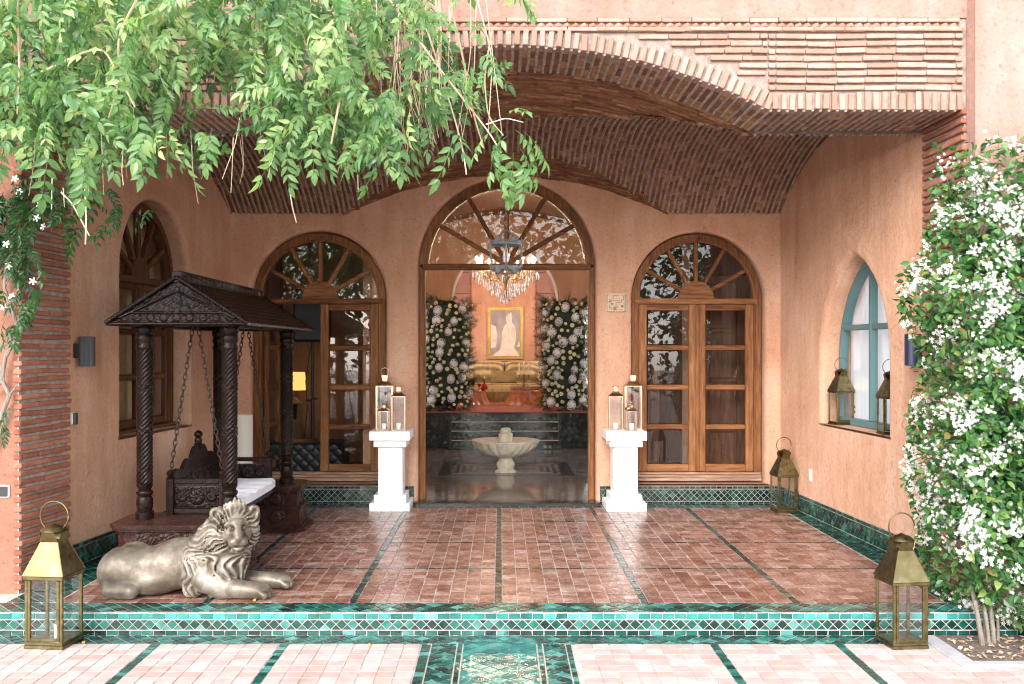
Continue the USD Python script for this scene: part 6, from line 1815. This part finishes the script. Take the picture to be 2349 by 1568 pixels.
# climbing rose on the left pier
lv = thing('climbing_rose', 'thin old climber with white blossoms twisting up the left brick pier', 'climbing plant', (-3.2, 6.33, -.1))
for pts, r in (([(-60, 1120), (-5, 975), (14, 925), (22, 905), (4, 870), (12, 820), (43, 765), (30, 715), (10, 660), (18, 560), (8, 470)], .017), ([(-20, 905), (8, 870), (2, 840)], .011), ([(22, 905), (34, 890), (40, 880)], .007), ([(10, 660), (40, 600), (60, 540)], .005), ([(20, 560), (50, 470), (40, 420)], .005)):
    put('stem', M().tube([at(a, b, 6.34) for a, b in pts], np.linspace(r, r * .6, len(pts)), 8), 'bark', lv, smooth=True, world=True)
fl_, wf = [], []
for k in range(150):
    py = rv.choice([rv.uniform(390, 740), rv.uniform(400, 560), rv.uniform(390, 480)]); px = rv.uniform(-60, 75 if py > 470 else 140) if k % 5 else rv.uniform(100, 250) if py < 540 else rv.uniform(0, 90)
    fl_.append(placed(PROT[rv.randrange(16)], at(px, py, rv.uniform(6.2, 6.36)), rv.gauss(-PI / 2, 1.), rv.uniform(.1, 1.), rv.gauss(0, .5), rv.uniform(.42, .62), -.1))
for px, py in ((20, 945), (12, 975), (30, 930), (235, 520), (225, 470), (250, 495), (262, 470), (330, 475), (348, 480), (70, 700), (60, 690), (95, 610), (45, 580)):
    fl_.append(placed(PROT[rv.randrange(16)], at(px, py, 6.25), rv.gauss(-PI / 2, 1.), rv.uniform(.2, .9), 0, .5, 0))
for px, py in ((35, 410), (15, 560), (28, 680), (75, 645), (8, 845 - 140), (92, 470), (85, 500), (45, 440), (100, 520), (20, 610)):
    wf.append(turn(blossom(.026, 5, .8).join(blossom(.019, 5, .9).shift(0, 0, .008)), (rv.gauss(0, .4), -1, .3)).shift(*at(px, py, 6.22 if px < 200 else 4.5)))
pieces('leaf', fl_, 'dark_leaf', lv, 'foliage', 300)
for m in wf:
    put('blossom', m, 'white_petal', lv, world=True)

# soil bed, kerb, litter
bed = put('planting_bed', M().box(2.62, 5.5, 5.44, 5.94, -.2, -.134).map(lambda v: v), 'soil', kind='structure')
kp = [((2.52, 5.36), (5.5, 5.44)), ((2.52, 5.44), (2.62, 5.93))]
for (a, b) in kp:
    put('kerb', M().box(a[0], b[0], a[1], b[1], -.2, -.128, .006), 'kerb_stone', bed, world=True)
lit = []
for k in range(260):
    v, f = oval(rv.uniform(.02, .05), rv.uniform(.012, .03), rv)
    lit.append(placed((v, f, np.full(len(v), rv.random())), (rv.uniform(2.64, 3.4), rv.uniform(5.46, 5.9), -.131 + rv.random() * .006), rv.uniform(0, 6), rv.gauss(0, .25), rv.gauss(0, .4), 1.))
pieces('dry_leaf', lit, 'dry_stem', bed, 'dry_leaves', 300)
for lab, px, py, mt in (('magenta petal on the green step edging left of centre', 797, 1388, 'pink_petal'), ('magenta petal on the lower green border left of centre', 786, 1462, 'pink_petal'), ('orange petal beside the left end of the step', 208, 1458, 'orange_petal'), ('orange petal in front of the lion paw', 583, 1378, 'orange_petal'), ('orange petal on the pink paving left of the green channel', 845, 1484, 'orange_petal'), ('orange fallen petal behind the large left lantern', 190, 1475, 'orange_petal')):
    hz = 0. if py < 1405 else -.14
    Yp = 2250 * (1.6 - hz) / (py - 800); v, f = oval(.03, .024, rv)
    t = thing('fallen_petal', lab, 'petal', ((px - 1150) * Yp / 2250, Yp, hz + .012))
    m = placed((v, f, np.full(len(v), .5)), (0, 0, 0), rv.uniform(0, 6), .3, .3, 1.); put('blade', m, mt, t); m2 = placed((v, f, np.full(len(v), .5)), (.004, 0, 0), rv.uniform(0, 6), -.5, .5, .7); put('blade', m2, mt, t)

# garden behind the camera, which the panes mirror
def garden_tree(label, x, y, H, cr, seed):
    rr = random.Random(seed); t = thing('garden_tree', label, 'tree', (x, y, -.16), group='trees in the garden opposite the porch')
    put('trunk', M().tube([(0, 0, 0), (.1, 0, H * .3), (0, .1, H * .7)], [.16, .12, .05], 8), 'bark', t)
    m = M()
    for k in range(1700):
        d = np.array([rr.gauss(0, 1), rr.gauss(0, 1), rr.gauss(0, 1)]); d /= np.linalg.norm(d); q = rr.random() ** .4
        p = d * q * np.array([cr, cr, H * .43]) + np.array([0, 0, H * .56]); v, f = oval(rr.uniform(.25, .45), .2, rr)
        m.join(placed((v, f, np.full(len(v), rr.random())), p, rr.uniform(0, 6), rr.gauss(0, .7), rr.gauss(0, .7), 1.))
    put('crown', m, 'dark_leaf', t, kind='stuff')
GT = ('round leafy garden tree at the far left of the court', 'second leafy garden tree from the left across the court', 'lowest garden tree, facing the doorway across the court', 'fourth leafy garden tree from the left across the court', 'small garden tree third from the right across the court', 'tall spreading garden tree at the far right of the court', 'tallest garden tree behind the left corner of the court')
for k, (x, y, H, cr) in enumerate(((-9, -17, 9.5, 3.), (-4.5, -20, 9., 3.), (.5, -19, 8., 3.), (5, -20, 9.5, 3.1), (9.5, -17, 9., 3.), (13, -20, 10, 3.2), (-13, -21, 10.5, 3.2))):
    garden_tree(GT[k], x, y, H, cr, 40 + k)
hd_ = M()
for k in range(1500):
    v, f = oval(rv.uniform(.2, .35), .18, rv); hd_.join(placed((v, f, np.full(len(v), rv.random())), (rv.uniform(-14, 14), -13 + rv.uniform(-.5, .5), rv.uniform(-.1, 1.5)), rv.uniform(0, 6), rv.gauss(0, .8), rv.gauss(0, .8), 1.))
put('garden_hedge', hd_, 'dark_leaf', kind='stuff', label='low clipped hedge along the far side of the court', cat='hedge')
